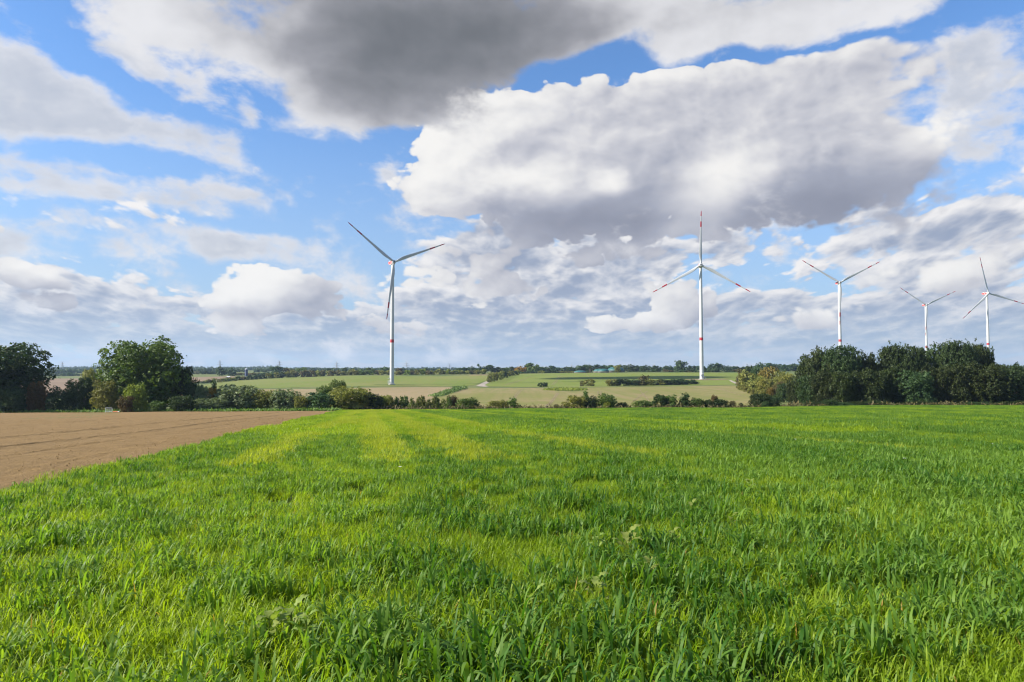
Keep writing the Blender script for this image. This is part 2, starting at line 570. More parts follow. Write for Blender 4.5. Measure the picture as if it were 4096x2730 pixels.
def paint(name, c, rough=0.45, var=0.06, scale=0.4, spec=0.4, metal=0.0):
    m, N, b = new_mat(name)
    g = N.n("ShaderNodeNewGeometry")
    n = N.noise(g.outputs["Position"], scale, 5, 0.6)
    col = N.mix(N.mapr(n, 0.3, 0.7), tuple(x * (1 - var) for x in c), tuple(min(1, x * (1 + var)) for x in c))
    N.link(col, b.inputs["Base Color"])
    b.inputs["Roughness"].default_value = rough
    b.inputs["Specular IOR Level"].default_value = spec
    b.inputs["Metallic"].default_value = metal
    return m


def leaf_mat(name, c1, c2, trans=0.3, rough=0.6, spec=0.25, obj_var=0.25):
    """Foliage: two leaf colours mixed leaf by leaf, a little light passing through."""
    m, N, b = new_mat(name)
    at_ = N.n("ShaderNodeAttribute", attribute_name="tint")
    oi = N.n("ShaderNodeObjectInfo")
    col = N.mix(at_.outputs["Fac"], c1, c2)
    f = N.math("MULTIPLY_ADD", oi.outputs["Random"], obj_var, 1.0 - obj_var / 2)
    hs = N.n("ShaderNodeHueSaturation")
    N.link(col, hs.inputs["Color"])
    N.link(f, hs.inputs["Value"])
    N.link(N.math("MULTIPLY_ADD", oi.outputs["Random"], 0.03, 0.485), hs.inputs["Hue"])
    col = hs.outputs[0]
    N.link(col, b.inputs["Base Color"])
    b.inputs["Roughness"].default_value = rough
    b.inputs["Specular IOR Level"].default_value = spec
    tr = N.n("ShaderNodeBsdfTranslucent")
    N.link(N.mix(1.0, col, (1.25, 1.35, 0.6), "MULTIPLY"), tr.inputs[0])
    ms = N.n("ShaderNodeMixShader")
    ms.inputs[0].default_value = trans
    N.link(b.outputs[0], ms.inputs[1])
    N.link(tr.outputs[0], ms.inputs[2])
    out = [x for x in N.t.nodes if x.type == "OUTPUT_MATERIAL"][0]
    N.link(ms.outputs[0], out.inputs[0])
    return m


M = {}
M["white"] = paint("white_paint", (0.45, 0.46, 0.46), 0.45, 0.05, 0.15)
M["white_lam"] = paint("blade_paint", (0.38, 0.395, 0.405), 0.42, 0.05, 0.12)
M["red"] = paint("red_paint", (0.34, 0.018, 0.026), 0.45, 0.08, 0.2)
M["redpanel"] = paint("red_panel", (0.55, 0.07, 0.06), 0.5, 0.06, 0.2)
M["dark"] = paint("dark_metal", (0.05, 0.05, 0.055), 0.5)
M["grey"] = paint("grey_steel", (0.35, 0.36, 0.37), 0.45, 0.1, 1.5, 0.5)
M["galv"] = paint("galvanised_steel", (0.45, 0.47, 0.49), 0.4, 0.1, 3.0, 0.5)
M["concrete"] = paint("concrete", (0.36, 0.34, 0.31), 0.9, 0.15, 2.0, 0.2)
M["teal"] = paint("teal_membrane", (0.022, 0.095, 0.095), 0.55, 0.12, 0.25)
M["silo"] = paint("silo_blue", (0.03, 0.045, 0.12), 0.5, 0.15, 0.8)
M["bark"] = paint("bark", (0.10, 0.075, 0.05), 0.9, 0.3, 3.0, 0.1)
M["wood"] = paint("weathered_wood", (0.17, 0.13, 0.095), 0.9, 0.2, 2.0, 0.1)
M["orange"] = paint("orange_plastic", (0.62, 0.14, 0.04), 0.5)
M["roof"] = paint("pale_roof", (0.62, 0.64, 0.66), 0.5)
M["brickred"] = paint("brick_wall", (0.30, 0.13, 0.09), 0.9, 0.15, 1.0, 0.1)
LEAF = {
    "oak": leaf_mat("oak_leaves", (0.0480, 0.0934, 0.0162), (0.1201, 0.1735, 0.0263)),
    "dark": leaf_mat("dark_leaves", (0.0210, 0.0426, 0.0123), (0.0492, 0.0770, 0.0187)),
    "wood": leaf_mat("wood_leaves", (0.0197, 0.0352, 0.0082), (0.0493, 0.0678, 0.0133)),
    "deep": leaf_mat("deep_green_leaves", (0.0297, 0.0622, 0.0223), (0.0664, 0.1077, 0.0324)),
    "mid": leaf_mat("green_leaves", (0.0572, 0.1053, 0.0202), (0.1316, 0.1795, 0.0355)),
    "lime": leaf_mat("lime_leaves", (0.1144, 0.1676, 0.0202), (0.2402, 0.2753, 0.0355)),
    "willow": leaf_mat("willow_leaves", (0.0972, 0.1316, 0.0557), (0.2288, 0.2693, 0.1366)),
    "pale": leaf_mat("pale_willow_leaves", (0.1716, 0.1975, 0.0557), (0.3089, 0.3231, 0.1113)),
    "auburn": leaf_mat("auburn_leaves", (0.0704, 0.0651, 0.0202), (0.1496, 0.0950, 0.0317)),
    "gold": leaf_mat("golden_leaves", (0.2059, 0.1436, 0.0182), (0.4347, 0.2274, 0.0304)),
    "olive": leaf_mat("olive_leaves", (0.1148, 0.1299, 0.0263), (0.2363, 0.2260, 0.0478)),
    "brown": leaf_mat("brownish_leaves", (0.0801, 0.0742, 0.0283), (0.1487, 0.1257, 0.0455)),
    "far": leaf_mat("far_forest_leaves", (0.0275, 0.0498, 0.0178), (0.0641, 0.0910, 0.0275), obj_var=0.0),
    "verge": leaf_mat("verge_leaves", (0.0686, 0.1376, 0.0142), (0.1487, 0.2094, 0.0304)),
    "autumn": leaf_mat("autumn_leaves", (0.0924, 0.0880, 0.0176), (0.2376, 0.1672, 0.0299)),
    "yew": leaf_mat("pointed_shrub_leaves", (0.0686, 0.0957, 0.0182), (0.1544, 0.1676, 0.0324)),
}


def ground_mat(name, fn, rough=0.95, bump=None):
    m, N, b = new_mat(name)
    g = N.n("ShaderNodeNewGeometry")
    P = g.outputs["Position"]
    col = fn(N, P)
    N.link(col, b.inputs["Base Color"])
    b.inputs["Roughness"].default_value = rough
    b.inputs["Specular IOR Level"].default_value = 0.15
    if bump:
        bp = N.n("ShaderNodeBump")
        bp.inputs["Strength"].default_value = bump[2]
        bp.inputs["Distance"].default_value = bump[1]
        n1 = N.noise(P, bump[0], 6, 0.65)
        N.link(n1, bp.inputs["Height"])
        N.link(bp.outputs[0], b.inputs["Normal"])
    return m


ROW_AZ = math.atan(pdir(1480, 1600)[0])       # drill rows run towards this direction
RV = Vector((math.sin(ROW_AZ), math.cos(ROW_AZ)))
RN = Vector((math.cos(ROW_AZ), -math.sin(ROW_AZ)))


def rowcoord(N, P, ang):
    return N.mapping(P, (0, 0, 0), (0, 0, ang), (1, 1, 1), "POINT")


def m_soil(N, P):
    n = N.noise(P, 0.9, 6, 0.65)
    n2 = N.noise(P, 14.0, 4, 0.7)
    st = N.noise(N.mapping(P, rot=(0, 0, ROW_AZ), scale=(1.6, 0.03, 1)), 1.0, 3, 0.6)
    c = N.mix(N.mapr(n, 0.3, 0.7), (0.178, 0.112, 0.043), (0.234, 0.150, 0.060))
    ln = N.noise(N.mapping(P, rot=(0, 0, ROW_AZ), scale=(3.4, 0.012, 1)), 1.0, 2, 0.5)
    c = N.mix(N.mapr(ln, 0.56, 0.72, 0.0, 0.55), c, (0.115, 0.072, 0.030))
    c = N.mix(N.mapr(st, 0.35, 0.65, 0.0, 0.35), c, (0.225, 0.15, 0.068))
    c = N.mix(N.mapr(n2, 0.55, 0.75, 0.0, 0.5), c, (0.105, 0.065, 0.034))
    return N.mix(N.mapr(n2, 0.25, 0.38, 0.35, 0.0), c, (0.29, 0.21, 0.115))


def m_base(N, P):
    n = N.noise(P, 0.02, 6, 0.6)
    n2 = N.noise(P, 0.5, 5, 0.6)
    c = N.mix(N.mapr(n, 0.35, 0.65), (0.075, 0.11, 0.025), (0.15, 0.155, 0.05))
    return N.mix(N.mapr(n2, 0.4, 0.7, 0, 0.5), c, (0.06, 0.085, 0.02))


def field_mat(name, ca, cb, cc, ang, row=0.25, patch=0.012, green=0.5):
    """A field: two crop colours in patches over soil cc, with drill rows running along ang."""
    def fn(N, P):
        n = N.noise(P, patch, 5, 0.6)
        n2 = N.noise(P, 0.25, 5, 0.65)
        st = N.noise(N.mapping(P, rot=(0, 0, ang), scale=(row, 0.006, 1)), 1.0, 3, 0.6)
        c = N.mix(N.mapr(n, 0.36, 0.64), ca, cb)
        c = N.mix(N.mapr(N.math("ADD", N.math("MULTIPLY", n2, 0.5), N.math("MULTIPLY", st, 0.5)), 0.40, 0.62, 0.0, green), c, cc)
        return c
    return ground_mat(name, fn)


M["soil"] = ground_mat("tilled_soil", m_soil, bump=(9.0, 0.10, 1.0))
M["base"] = ground_mat("meadow_ground", m_base)
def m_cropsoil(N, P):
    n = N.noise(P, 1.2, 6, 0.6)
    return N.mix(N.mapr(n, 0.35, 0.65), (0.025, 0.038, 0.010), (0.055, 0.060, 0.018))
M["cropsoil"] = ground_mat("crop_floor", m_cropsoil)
M["g1"] = field_mat("young_green_field", (0.1161, 0.1591, 0.0224), (0.1505, 0.1677, 0.0387), (0.1720, 0.1591, 0.0473), 0.5, 0.12, 0.008, 0.45)
M["g2"] = field_mat("bright_green_field", (0.1187, 0.1600, 0.0224), (0.1376, 0.1720, 0.0292), (0.1591, 0.1591, 0.0430), -0.42, 0.12, 0.010, 0.4)
M["s1"] = field_mat("stubble_soil_field", (0.2322, 0.1763, 0.0903), (0.2623, 0.1935, 0.1075), (0.1978, 0.1677, 0.0731), 0.9, 0.2, 0.012, 0.6)
M["m1"] = field_mat("sparse_young_field", (0.1763, 0.1591, 0.0516), (0.2236, 0.1763, 0.0817), (0.1333, 0.1505, 0.0310), -0.35, 0.2, 0.014, 0.75)
M["b1"] = field_mat("far_ploughed_field", (0.1849, 0.1290, 0.0817), (0.2150, 0.1505, 0.0946), (0.1720, 0.1290, 0.0731), 0.3, 0.1, 0.01, 0.5)
M["track"] = ground_mat("gravel_track", lambda N, P: N.mix(N.mapr(N.noise(P, 0.6, 5, 0.6), 0.3, 0.7), (0.2580, 0.2193, 0.1720), (0.3268, 0.2838, 0.2322)))
M["tramline"] = ground_mat("tramline_soil", lambda N, P: N.mix(N.mapr(N.noise(P, 0.2, 4, 0.6), 0.35, 0.65), (0.2580, 0.2064, 0.1204), (0.1462, 0.1032, 0.0602)))
M["grassbank"] = ground_mat("rough_grass", lambda N, P: N.mix(N.mapr(N.noise(P, 0.3, 6, 0.65), 0.35, 0.65), (0.0645, 0.1075, 0.0172), (0.1462, 0.1720, 0.0430)), bump=(1.5, 0.6, 1.0))

# ------------------------------------------------------------------ the ground
def graded(a, b, spans):
    out = []
    for (lo, hi, st) in spans:
        n = max(1, int(round((hi - lo) / st)))
        out += list(np.linspace(lo, hi, n, endpoint=False))
    out.append(spans[-1][1])
    return np.array(out)


ys = graded(0, 0, [(-120, -10, 10), (-10, 260, 3), (260, 1300, 12), (1300, 3000, 60), (3000, 9000, 300)])
xh = graded(0, 0, [(0, 60, 4), (60, 1000, 14), (1000, 3000, 70), (3000, 9000, 400)])
xs = np.concatenate([-xh[:0:-1], xh])
GX, GY = np.meshgrid(xs, ys)
GZ = H(GX, GY)
nx, ny = len(xs), len(ys)
idx = np.arange(nx * ny).reshape(ny, nx)
Q = np.stack([idx[:-1, :-1], idx[:-1, 1:], idx[1:, 1:], idx[1:, :-1]], -1).reshape(-1, 4)
gm = np_mesh("ground", np.stack([GX, GY, GZ], -1).reshape(-1, 3), Q, [M["base"]], smooth=True)
tag(link(bpy.data.objects.new("ground", gm)), kind="structure")

# edge between the tilled soil (left) and the crop (right): a straight line along the drill rows
_v = pdir(0, 1925)
_d = np.linspace(5.0, 60.0, 2000)
_k = int(np.argmax(EYE + _v[2] * _d - H(_v[0] * _d, _d) - 0.33 <= 0))
_e = Vector((_v[0] * _d[_k], _d[_k], 0.0))
EDGE_V = _e.x * RN.x + _e.y * RN.y
FIELD_END = 198.0


def drape(name, poly, mat, off, step, kind="structure", parent=None):
    """A sheet laid on the ground inside a polygon given in metres."""
    P = []
    for i in range(len(poly)):
        a, b = Vector(poly[i][:2]), Vector(poly[(i + 1) % len(poly)][:2])
        n = max(1, int((b - a).length / step))
        for k in range(n):
            P.append(a.lerp(b, k / n))
    nb = len(P)
    arr = np.array([(p.x, p.y) for p in P])
    lo, hi = arr.min(0), arr.max(0)
    gx, gy = np.meshgrid(np.arange(lo[0] + step / 2, hi[0], step), np.arange(lo[1] + step / 2, hi[1], step))
    pts = np.stack([gx.ravel(), gy.ravel()], -1)
    ins = np.zeros(len(pts), bool)
    for i in range(nb):
        x1, y1 = arr[i]
        x2, y2 = arr[(i + 1) % nb]
        c = ((y1 > pts[:, 1]) != (y2 > pts[:, 1])) & (pts[:, 0] < (x2 - x1) * (pts[:, 1] - y1) / (y2 - y1 + 1e-12) + x1)
        ins ^= c
    pts = pts[ins]
    # keep clear of the border
    dmin = np.full(len(pts), 1e9)
    for i in range(nb):
        dmin = np.minimum(dmin, np.hypot(pts[:, 0] - arr[i, 0], pts[:, 1] - arr[i, 1]))
    pts = pts[dmin > step * 0.45]
    co = [Vector((float(a), float(b))) for a, b in np.concatenate([arr, pts])]
    vs, es, fs, *_ = delaunay_2d_cdt(co, [], [list(range(nb))], 1, 1e-4)
    V = np.array([(v.x, v.y) for v in vs])
    V3 = np.column_stack([V, H(V[:, 0], V[:, 1]) + off])
    T = [tuple(f) for f in fs if len(f) == 3]
    me = np_mesh(name, V3, None, [mat], True, T=T)
    # faces must look up
    n0 = me.polygons[0].normal.z if len(me.polygons) else 1
    if n0 < 0:
        me.flip_normals()
    o = link(bpy.data.objects.new(name, me), parent)
    if parent is None and kind:
        tag(o, kind=kind)
    return o


def pxpoly(lst, d0=205.0):
    return [hit(x, y, d0) for x, y in lst]


far_green = drape("far_green_field", pxpoly([(800, 1545), (870, 1530), (960, 1520), (1150, 1511), (1590, 1506), (1945, 1503), (1960, 1520),
                                             (1895, 1542), (1860, 1545), (1500, 1547), (1200, 1550), (1000, 1555), (880, 1558), (760, 1570)]), M["g1"], 0.12, 14)
drape("stubble_field", pxpoly([(700, 1574), (1000, 1559), (1500, 1552), (1855, 1550), (1790, 1565), (1740, 1590), (1700, 1612), (1000, 1622), (600, 1622)], 215), M["s1"], 0.12, 10)
young = drape("young_crop_field", pxpoly([(1862, 1552), (2100, 1553), (2330, 1553), (2700, 1547), (2940, 1543), (2990, 1557), (3090, 1583), (3110, 1620), (2400, 1632), (1700, 1634), (1704, 1612), (1760, 1583)], 215), M["m1"], 0.12, 10)
bright = drape("bright_green_field", pxpoly([(1915, 1545), (1985, 1500), (2080, 1497), (2600, 1493.5), (2960, 1493.5), (3080, 1500), (3000, 1541), (2940, 1540.5), (2700, 1544.5), (2330, 1550), (2100, 1550)]), M["g2"], 0.14, 14)
drape("far_ploughed_field", pxpoly([(-900, 1516), (-300, 1516), (310, 1515), (350, 1516), (330, 1562), (200, 1588), (120, 1588), (-500, 1585)], 260), M["b1"], 0.12, 20)
drape("brown_strip_field", pxpoly([(740, 1511), (900, 1507), (955, 1507), (900, 1521), (790, 1530), (740, 1532)], 300), M["b1"], 0.15, 20)
drape("pale_strip_field", pxpoly([(1868, 1500.6), (1980, 1499.4), (1975, 1503), (1880, 1504)], 300), M["s1"], 0.2, 10)
drape("gravel_track", pxpoly([(1903, 1546), (1930, 1533), (1956, 1522), (1966, 1519), (1969, 1523), (1952, 1534), (1938, 1542), (1955, 1547), (1940, 1549)]), M["track"], 0.2, 5)
drape("gravel_path", pxpoly([(2916, 1523), (2924, 1522), (2952, 1534), (2944, 1537)]), M["track"], 0.2, 4)


def ribbon(name, pts, w, mat, off, parent=None, kind="structure"):
    P = [Vector(p[:2]) for p in pts]
    V = []
    Qd = []
    S = []
    for i in range(len(P) - 1):
        n = max(1, int((P[i + 1] - P[i]).length / 6.0))
        for k in range(n):
            S.append(P[i].lerp(P[i + 1], k / n))
    S.append(P[-1])
    for i, p in enumerate(S):
        t = (S[min(i + 1, len(S) - 1)] - S[max(i - 1, 0)]).normalized()
        nrm = Vector((t.y, -t.x)) * w / 2
        for q in (p - nrm, p + nrm):
            V.append((q.x, q.y, float(H(q.x, q.y)) + off))
        if i:
            Qd.append((2 * i - 2, 2 * i - 1, 2 * i + 1, 2 * i))
    me = np_mesh(name, V, Qd, [mat], True)
    if len(me.polygons) and me.polygons[0].normal.z < 0:
        me.flip_normals()
    o = link(bpy.data.objects.new(name, me), parent)
    if parent is None and kind:
        tag(o, kind=kind)
    return o


ribbon("farm_path", pxpoly([(1960, 1549.5), (2110, 1551.5), (2240, 1551.5), (2330, 1551), (2380, 1550)]), 1.6, M["track"], 0.22)
ribbon("farm_path", pxpoly([(2380, 1550), (2520, 1547), (2700, 1545), (2935, 1541.2)]), 1.1, M["track"], 0.22)
for a, b in (((2010, 1630), (2078, 1562)), ((2018, 1630), (2090, 1559)), ((2180, 1628), (2228, 1573)), ((2188, 1628), (2236, 1572)),
             ((2530, 1608), (2590, 1566)), ((2598, 1608), (2560, 1562)), ((2990, 1592), (2870, 1552)), ((2392, 1580), (2392, 1566)), ((2404, 1580), (2403, 1566))):
    ribbon("tramline", pxpoly([a, b]), 0.55, M["tramline"], 0.18, young)
for a, b in (((2012, 1543), (2126, 1505)), ((2020, 1543), (2134, 1505)), ((2204, 1543), (2238, 1504)), ((2212, 1543), (2245, 1504)), ((2358, 1510), (2344, 1497)), ((2496, 1522), (2470, 1508))):
    ribbon("tramline", pxpoly([a, b]), 0.5, M["tramline"], 0.2, bright)
drape("grass_hollow", pxpoly([(2186, 1558), (2210, 1553), (2335, 1552), (2339, 1562), (2300, 1567), (2230, 1565)]), M["grassbank"], 0.2, 4)


# the tilled field in front, with wheel ruts and shallow drill furrows cut into it
def build_soil():
    rng = np.random.default_rng(5)
    v = [0.0]
    ruts = [2.2, 5.0, 7.6, 13.0, 24.5, 33.0, 47.0, 70.0, 95.0]
    depth = {2.2: .05, 5.0: .10, 7.6: .14, 8.9: .05, 13.0: .06, 16.5: .05, 24.5: .09, 26.2: .07, 33.0: .05, 47.0: .09, 49.0: .08, 70.0: .10, 72.0: .09, 95.0: .1}
    vs = set(np.round(np.concatenate([np.arange(0, 40, 0.35), np.arange(40, 260, 1.6)]), 2).tolist())
    for r in ruts:
        for o in (-.45, -.3, -.2, -.1, 0, .1, .2, .32, .45):
            vs.add(round(r + o, 2))
    vs = np.array(sorted(vs))
    ws = np.concatenate([np.arange(-14, 60, 0.5), np.arange(60, 215, 1.2)])
    Vv, Ww = np.meshgrid(vs, ws)
    wob = 0.12 * np.sin(Ww * 0.13) + 0.08 * np.sin(Ww * 0.31 + 2)
    c = EDGE_V - (Vv + np.where(Vv < 1.0, wob, 0))
    X = RN.x * c + RV.x * Ww
    Y = RN.y * c + RV.y * Ww
    Z = H(X, Y) + 0.03
    Z += np.where(Vv < 40, 0.018 * np.sin(Vv * 9.0), 0) + rng.normal(0, 0.012, Z.shape)
    for r in ruts:
        dv = Vv - r - 0.02 * np.sin(Ww * 0.21 + r)
        Z += -0.36 * depth[r] * np.exp(-(dv / 0.08) ** 2) + 0.22 * depth[r] * np.exp(-((np.abs(dv) - 0.30) / 0.10) ** 2) * (0.7 + 0.6 * rng.random(Z.shape))
    n, m = len(vs), len(ws)
    id_ = np.arange(n * m).reshape(m, n)
    Qs = np.stack([id_[:-1, :-1], id_[1:, :-1], id_[1:, 1:], id_[:-1, 1:]], -1).reshape(-1, 4)
    yc = Y.ravel()[Qs].mean(1)
    xc = X.ravel()[Qs].mean(1)
    Qs = Qs[(yc < FIELD_END - 8) & (yc > -8) & (np.abs(xc) < 220)]
    me = np_mesh("soil_field", np.stack([X, Y, Z], -1).reshape(-1, 3), Qs, [M["soil"]], True)
    if me.polygons[0].normal.z < 0:
        me.flip_normals()
    tag(link(bpy.data.objects.new("soil_field", me)), kind="structure")
    # clods lying on it
    n = 15000
    v_ = rng.random(n) ** 1.6 * 70 + 0.1
    w_ = rng.random(n) ** 1.5 * 95 - 4
    c = EDGE_V - v_
    x, y = RN.x * c + RV.x * w_, RN.y * c + RV.y * w_
    m_ = (y > 4) & (np.abs(x) < 0.9 * y + 8)
    x, y = x[m_], y[m_]
    n = len(x)
    sz = (0.005 + 0.017 * rng.random(n) ** 3) * (1 + np.hypot(x, y) / 90.0)
    o6 = np.array([(1, 0, 0), (0, 1, 0), (-1, 0, 0), (0, -1, 0), (0, 0, .8), (0, 0, -.8)], float)
    Vc = o6[None] * (sz[:, None, None] * rng.uniform(0.6, 1.4, (n, 6, 1)))
    rz = rng.random(n) * 6.28
    ca, sa = np.cos(rz)[:, None], np.sin(rz)[:, None]
    Vx = Vc[..., 0] * ca - Vc[..., 1] * sa + x[:, None]
    Vy = Vc[..., 0] * sa + Vc[..., 1] * ca + y[:, None]
    Vz = Vc[..., 2] + (H(x, y) + 0.035 + sz * 0.3)[:, None]
    t8 = np.array([(0, 1, 4), (1, 2, 4), (2, 3, 4), (3, 0, 4), (1, 0, 5), (2, 1, 5), (3, 2, 5), (0, 3, 5)])
    T = (t8[None] + (np.arange(n) * 6)[:, None, None]).reshape(-1, 3)
    me = np_mesh("soil_clods", np.stack([Vx, Vy, Vz], -1).reshape(-1, 3), None, [M["soil"]], False, T=T)
    tag(link(bpy.data.objects.new("soil_clods", me)), "loose brown clods scattered over the tilled field", "soil", None, "stuff")


build_soil()


# ------------------------------------------------------------------ plants: crowns, trunks
def leaf_cloud(rng, C, Nn, size, elong=1.0, upright=0.0):
    """Quads at C facing roughly Nn."""
    n = len(C)
    nr = Nn * 0.9 + rng.normal(0, 0.6, (n, 3)) + np.array([0, 0, 0.15])
    nr /= np.linalg.norm(nr, axis=1)[:, None] + 1e-9
    a = rng.normal(0, 1, (n, 3))
    a[:, 2] += upright * 3.0
    a -= (a * nr).sum(1)[:, None] * nr
    a /= np.linalg.norm(a, axis=1)[:, None] + 1e-9
    b = np.cross(nr, a)
    s = size * rng.uniform(0.6, 1.45, n)[:, None]
    la = s * elong * rng.uniform(0.8, 1.2, n)[:, None]
    lb = s / math.sqrt(elong) * rng.uniform(0.45, 0.8, n)[:, None]
    k = rng.uniform(-0.35, 0.35, (n, 1))
    bend = nr * s * rng.uniform(-0.3, 0.3, n)[:, None]
    V = np.stack([C - a * la, C + b * lb + a * la * k + bend, C + a * la, C - b * lb + a * la * k - bend], 1).reshape(-1, 3)
    Qd = np.arange(n * 4).reshape(n, 4)
    return V, Qd


def crown_mesh(name, shape, seed, n, size, lobes=22, elong=1.0, upright=0.0, rough=0.12):
    """A crown in a unit box (x, y in -0.5..0.5, z in 0..1)."""
    rng = np.random.default_rng(seed)
    L = []
    for i in range(lobes):
        t = (i + rng.random()) / lobes
        ang = i * 2.39996 + rng.normal(0, 0.3)
        if shape == "round":                       # broad crown on a trunk
            z = 0.13 + 0.73 * t
            rad = 0.34 * math.sqrt(max(0.0, 1 - ((z - 0.50) / 0.52) ** 2)) * rng.uniform(0.55, 1.12)
            r = rng.uniform(0.155, 0.225)
        elif shape == "dome":                      # shrub, leafy to the ground
            z = 0.06 + 0.72 * t
            rad = 0.36 * math.sqrt(max(0.0, 1 - (z / 0.98) ** 2.4)) * rng.uniform(0.5, 1.1)
            r = rng.uniform(0.14, 0.22)
        elif shape == "tall":                      # wood edge tree, leafy low down
            z = 0.05 + 0.82 * t
            rad = 0.34 * (1 - abs(z - 0.42) ** 2 * 0.9) * rng.uniform(0.5, 1.15)
            r = rng.uniform(0.12, 0.20)
        else:                                      # cone
            z = 0.04 + 0.84 * t
            rad = 0.34 * (1 - z) ** 0.8 * rng.uniform(0.5, 1.1)
            r = 0.08 + 0.13 * (1 - z)
        L.append((rad * math.cos(ang), rad * math.sin(ang), z, r, r * rng.uniform(0.75, 1.1)))
    L = np.array(L)
    wts = L[:, 3] ** 2
    pick = rng.choice(len(L), n, p=wts / wts.sum())
    # leaves gather in twigs on each lobe
    ntw = max(8, n // 9)
    tw_l = rng.choice(len(L), ntw, p=wts / wts.sum())
    d = rng.normal(0, 1, (ntw, 3))
    d[:, 2] += 0.25
    d /= np.linalg.norm(d, axis=1)[:, None]
    rr = rng.uniform(0.45, 1.0, ntw) ** 0.6 * (1 + rough * rng.normal(0, 1, ntw))
    TC = L[tw_l, :3] + d * np.column_stack([L[tw_l, 3], L[tw_l, 3], L[tw_l, 4]]) * rr[:, None]
    ti = rng.integers(0, ntw, n)
    C = TC[ti] + rng.normal(0, size * 0.85, (n, 3))
    Nn = d[ti]
    C[:, 2] = np.clip(C[:, 2], 0.005, 1.1)
    # normalise to the unit box
    lo, hi = np.percentile(C, 0.4, 0), np.percentile(C, 99.6, 0)
    C[:, 0] = (C[:, 0] - (lo[0] + hi[0]) / 2) / (hi[0] - lo[0])
    C[:, 1] = (C[:, 1] - (lo[1] + hi[1]) / 2) / (hi[1] - lo[1])
    C[:, 2] = C[:, 2] / hi[2]
    V, Qd = leaf_cloud(rng, C, Nn, size, elong, upright)
    V[:, 2] = np.maximum(V[:, 2], 0.0)
    lobe_t = rng.random(len(L))
    tint = np.repeat(np.clip(lobe_t[tw_l[ti]] * 0.5 + rng.random(n) * 0.6 - 0.05, 0, 1), 4)
    return np_mesh(name, V, Qd, [LEAF["mid"]], False, tint)


def trunk_mesh(name, seed, limbs=6, r=0.028, stems=1):
    rng = random.Random(seed)
    mb = MB()
    for s in range(stems):
        a = rng.uniform(0, 6.28)
        off = 0.0 if stems == 1 else 0.06
        bx, by = off * math.cos(a), off * math.sin(a)
        tx, ty = bx * 3 + rng.uniform(-.03, .03), by * 3 + rng.uniform(-.03, .03)
        k = 1.0 if stems == 1 else 0.55
        mb.tube([(bx, by, -0.02), (bx, by, 0.02), (bx + (tx - bx) * .3, by + (ty - by) * .3, 0.3), (tx, ty, 0.75)],
                [r * 1.4 * k, r * k, r * .75 * k, r * .2 * k], 7)
    for i in range(limbs):
        a = i * 2.4 + rng.uniform(-.4, .4)
        z0 = rng.uniform(.16, .5)
        l = rng.uniform(.22, .36)
        mb.tube([(0, 0, z0), (math.cos(a) * l * .5, math.sin(a) * l * .5, z0 + .1), (math.cos(a) * l, math.sin(a) * l, z0 + rng.uniform(.2, .34))],
                [r * .5, r * .35, r * .1], 5)
    o = bpy.data.meshes.new(name)
    o.from_pydata(mb.V, [], mb.Fc)
    o.materials.append(M["bark"])
    o.update()
    return o


CR = {}
def crowns(key, shape, count, n, size, **kw):
    CR[key] = [crown_mesh("crown", shape, 100 * len(CR) + 7 * i + 3, n, size, **kw) for i in range(count)]


crowns("big", "round", 3, 30000, 0.0155, lobes=56, rough=0.05)
crowns("oak", "round", 5, 16000, 0.0195, lobes=36, rough=0.13)
crowns("tall", "tall", 8, 14000, 0.021, lobes=34, rough=0.12)
crowns("shrub", "dome", 10, 7000, 0.026, lobes=22)
crowns("willow", "dome", 5, 9000, 0.022, lobes=26, elong=1.9, upright=0.5)
crowns("cone", "cone", 6, 1700, 0.042, lobes=18, elong=1.4, upright=0.5)
crowns("mid", "dome", 6, 1300, 0.055, lobes=14)
crowns("farshrub", "dome", 6, 560, 0.085, lobes=9)
crowns("fartree", "round", 6, 900, 0.065, lobes=12)
crowns("farcone", "cone", 3, 300, 0.080, lobes=10)
TRUNKS = [trunk_mesh("trunk", s) for s in range(4)]
STEMS = [trunk_mesh("stem", 20 + s, limbs=0, r=0.02, stems=5) for s in range(3)]
PR = random.Random(11)


def plant(name, L, R_, top, d, shape, leaf, label, cat=None, group=None, base_row=None, lift=0.0, vary=True):
    """A tree or shrub whose crown spans L..R_ and reaches up to row top at distance d."""
    pc = (L + R_) / 2
    v = pdir(pc, top)
    x = v[0] * d
    zg = float(H(x, d)) + lift
    h = max(0.6, EYE + v[2] * d - zg)
    w = (R_ - L) / F * d
    root = empty(name, (x, d, zg - 0.05), 0)
    tag(root, label, cat or ("tree" if "tree" in name else "shrub"), group)
    var = CR[shape]
    me = var[PR.randrange(len(var))]
    part = "crown" if "tree" in name else "foliage"
    c = link(bpy.data.objects.new(part, me), root)
    c.scale = (w, w * PR.uniform(0.75, 1.0), h)
    c.rotation_euler = (0, 0, PR.choice((0, math.pi)) + PR.uniform(-0.25, 0.25))
    c.material_slots[0].link = "OBJECT"
    c.material_slots[0].material = LEAF[leaf]
    tree = "tree" in name
    tm = TRUNKS[PR.randrange(4)] if tree else STEMS[PR.randrange(3)]
    t = link(bpy.data.objects.new("trunk" if tree else "stem", tm), root)
    k = min(w, h * 0.8)
    t.scale = (k, k, h)
    return root


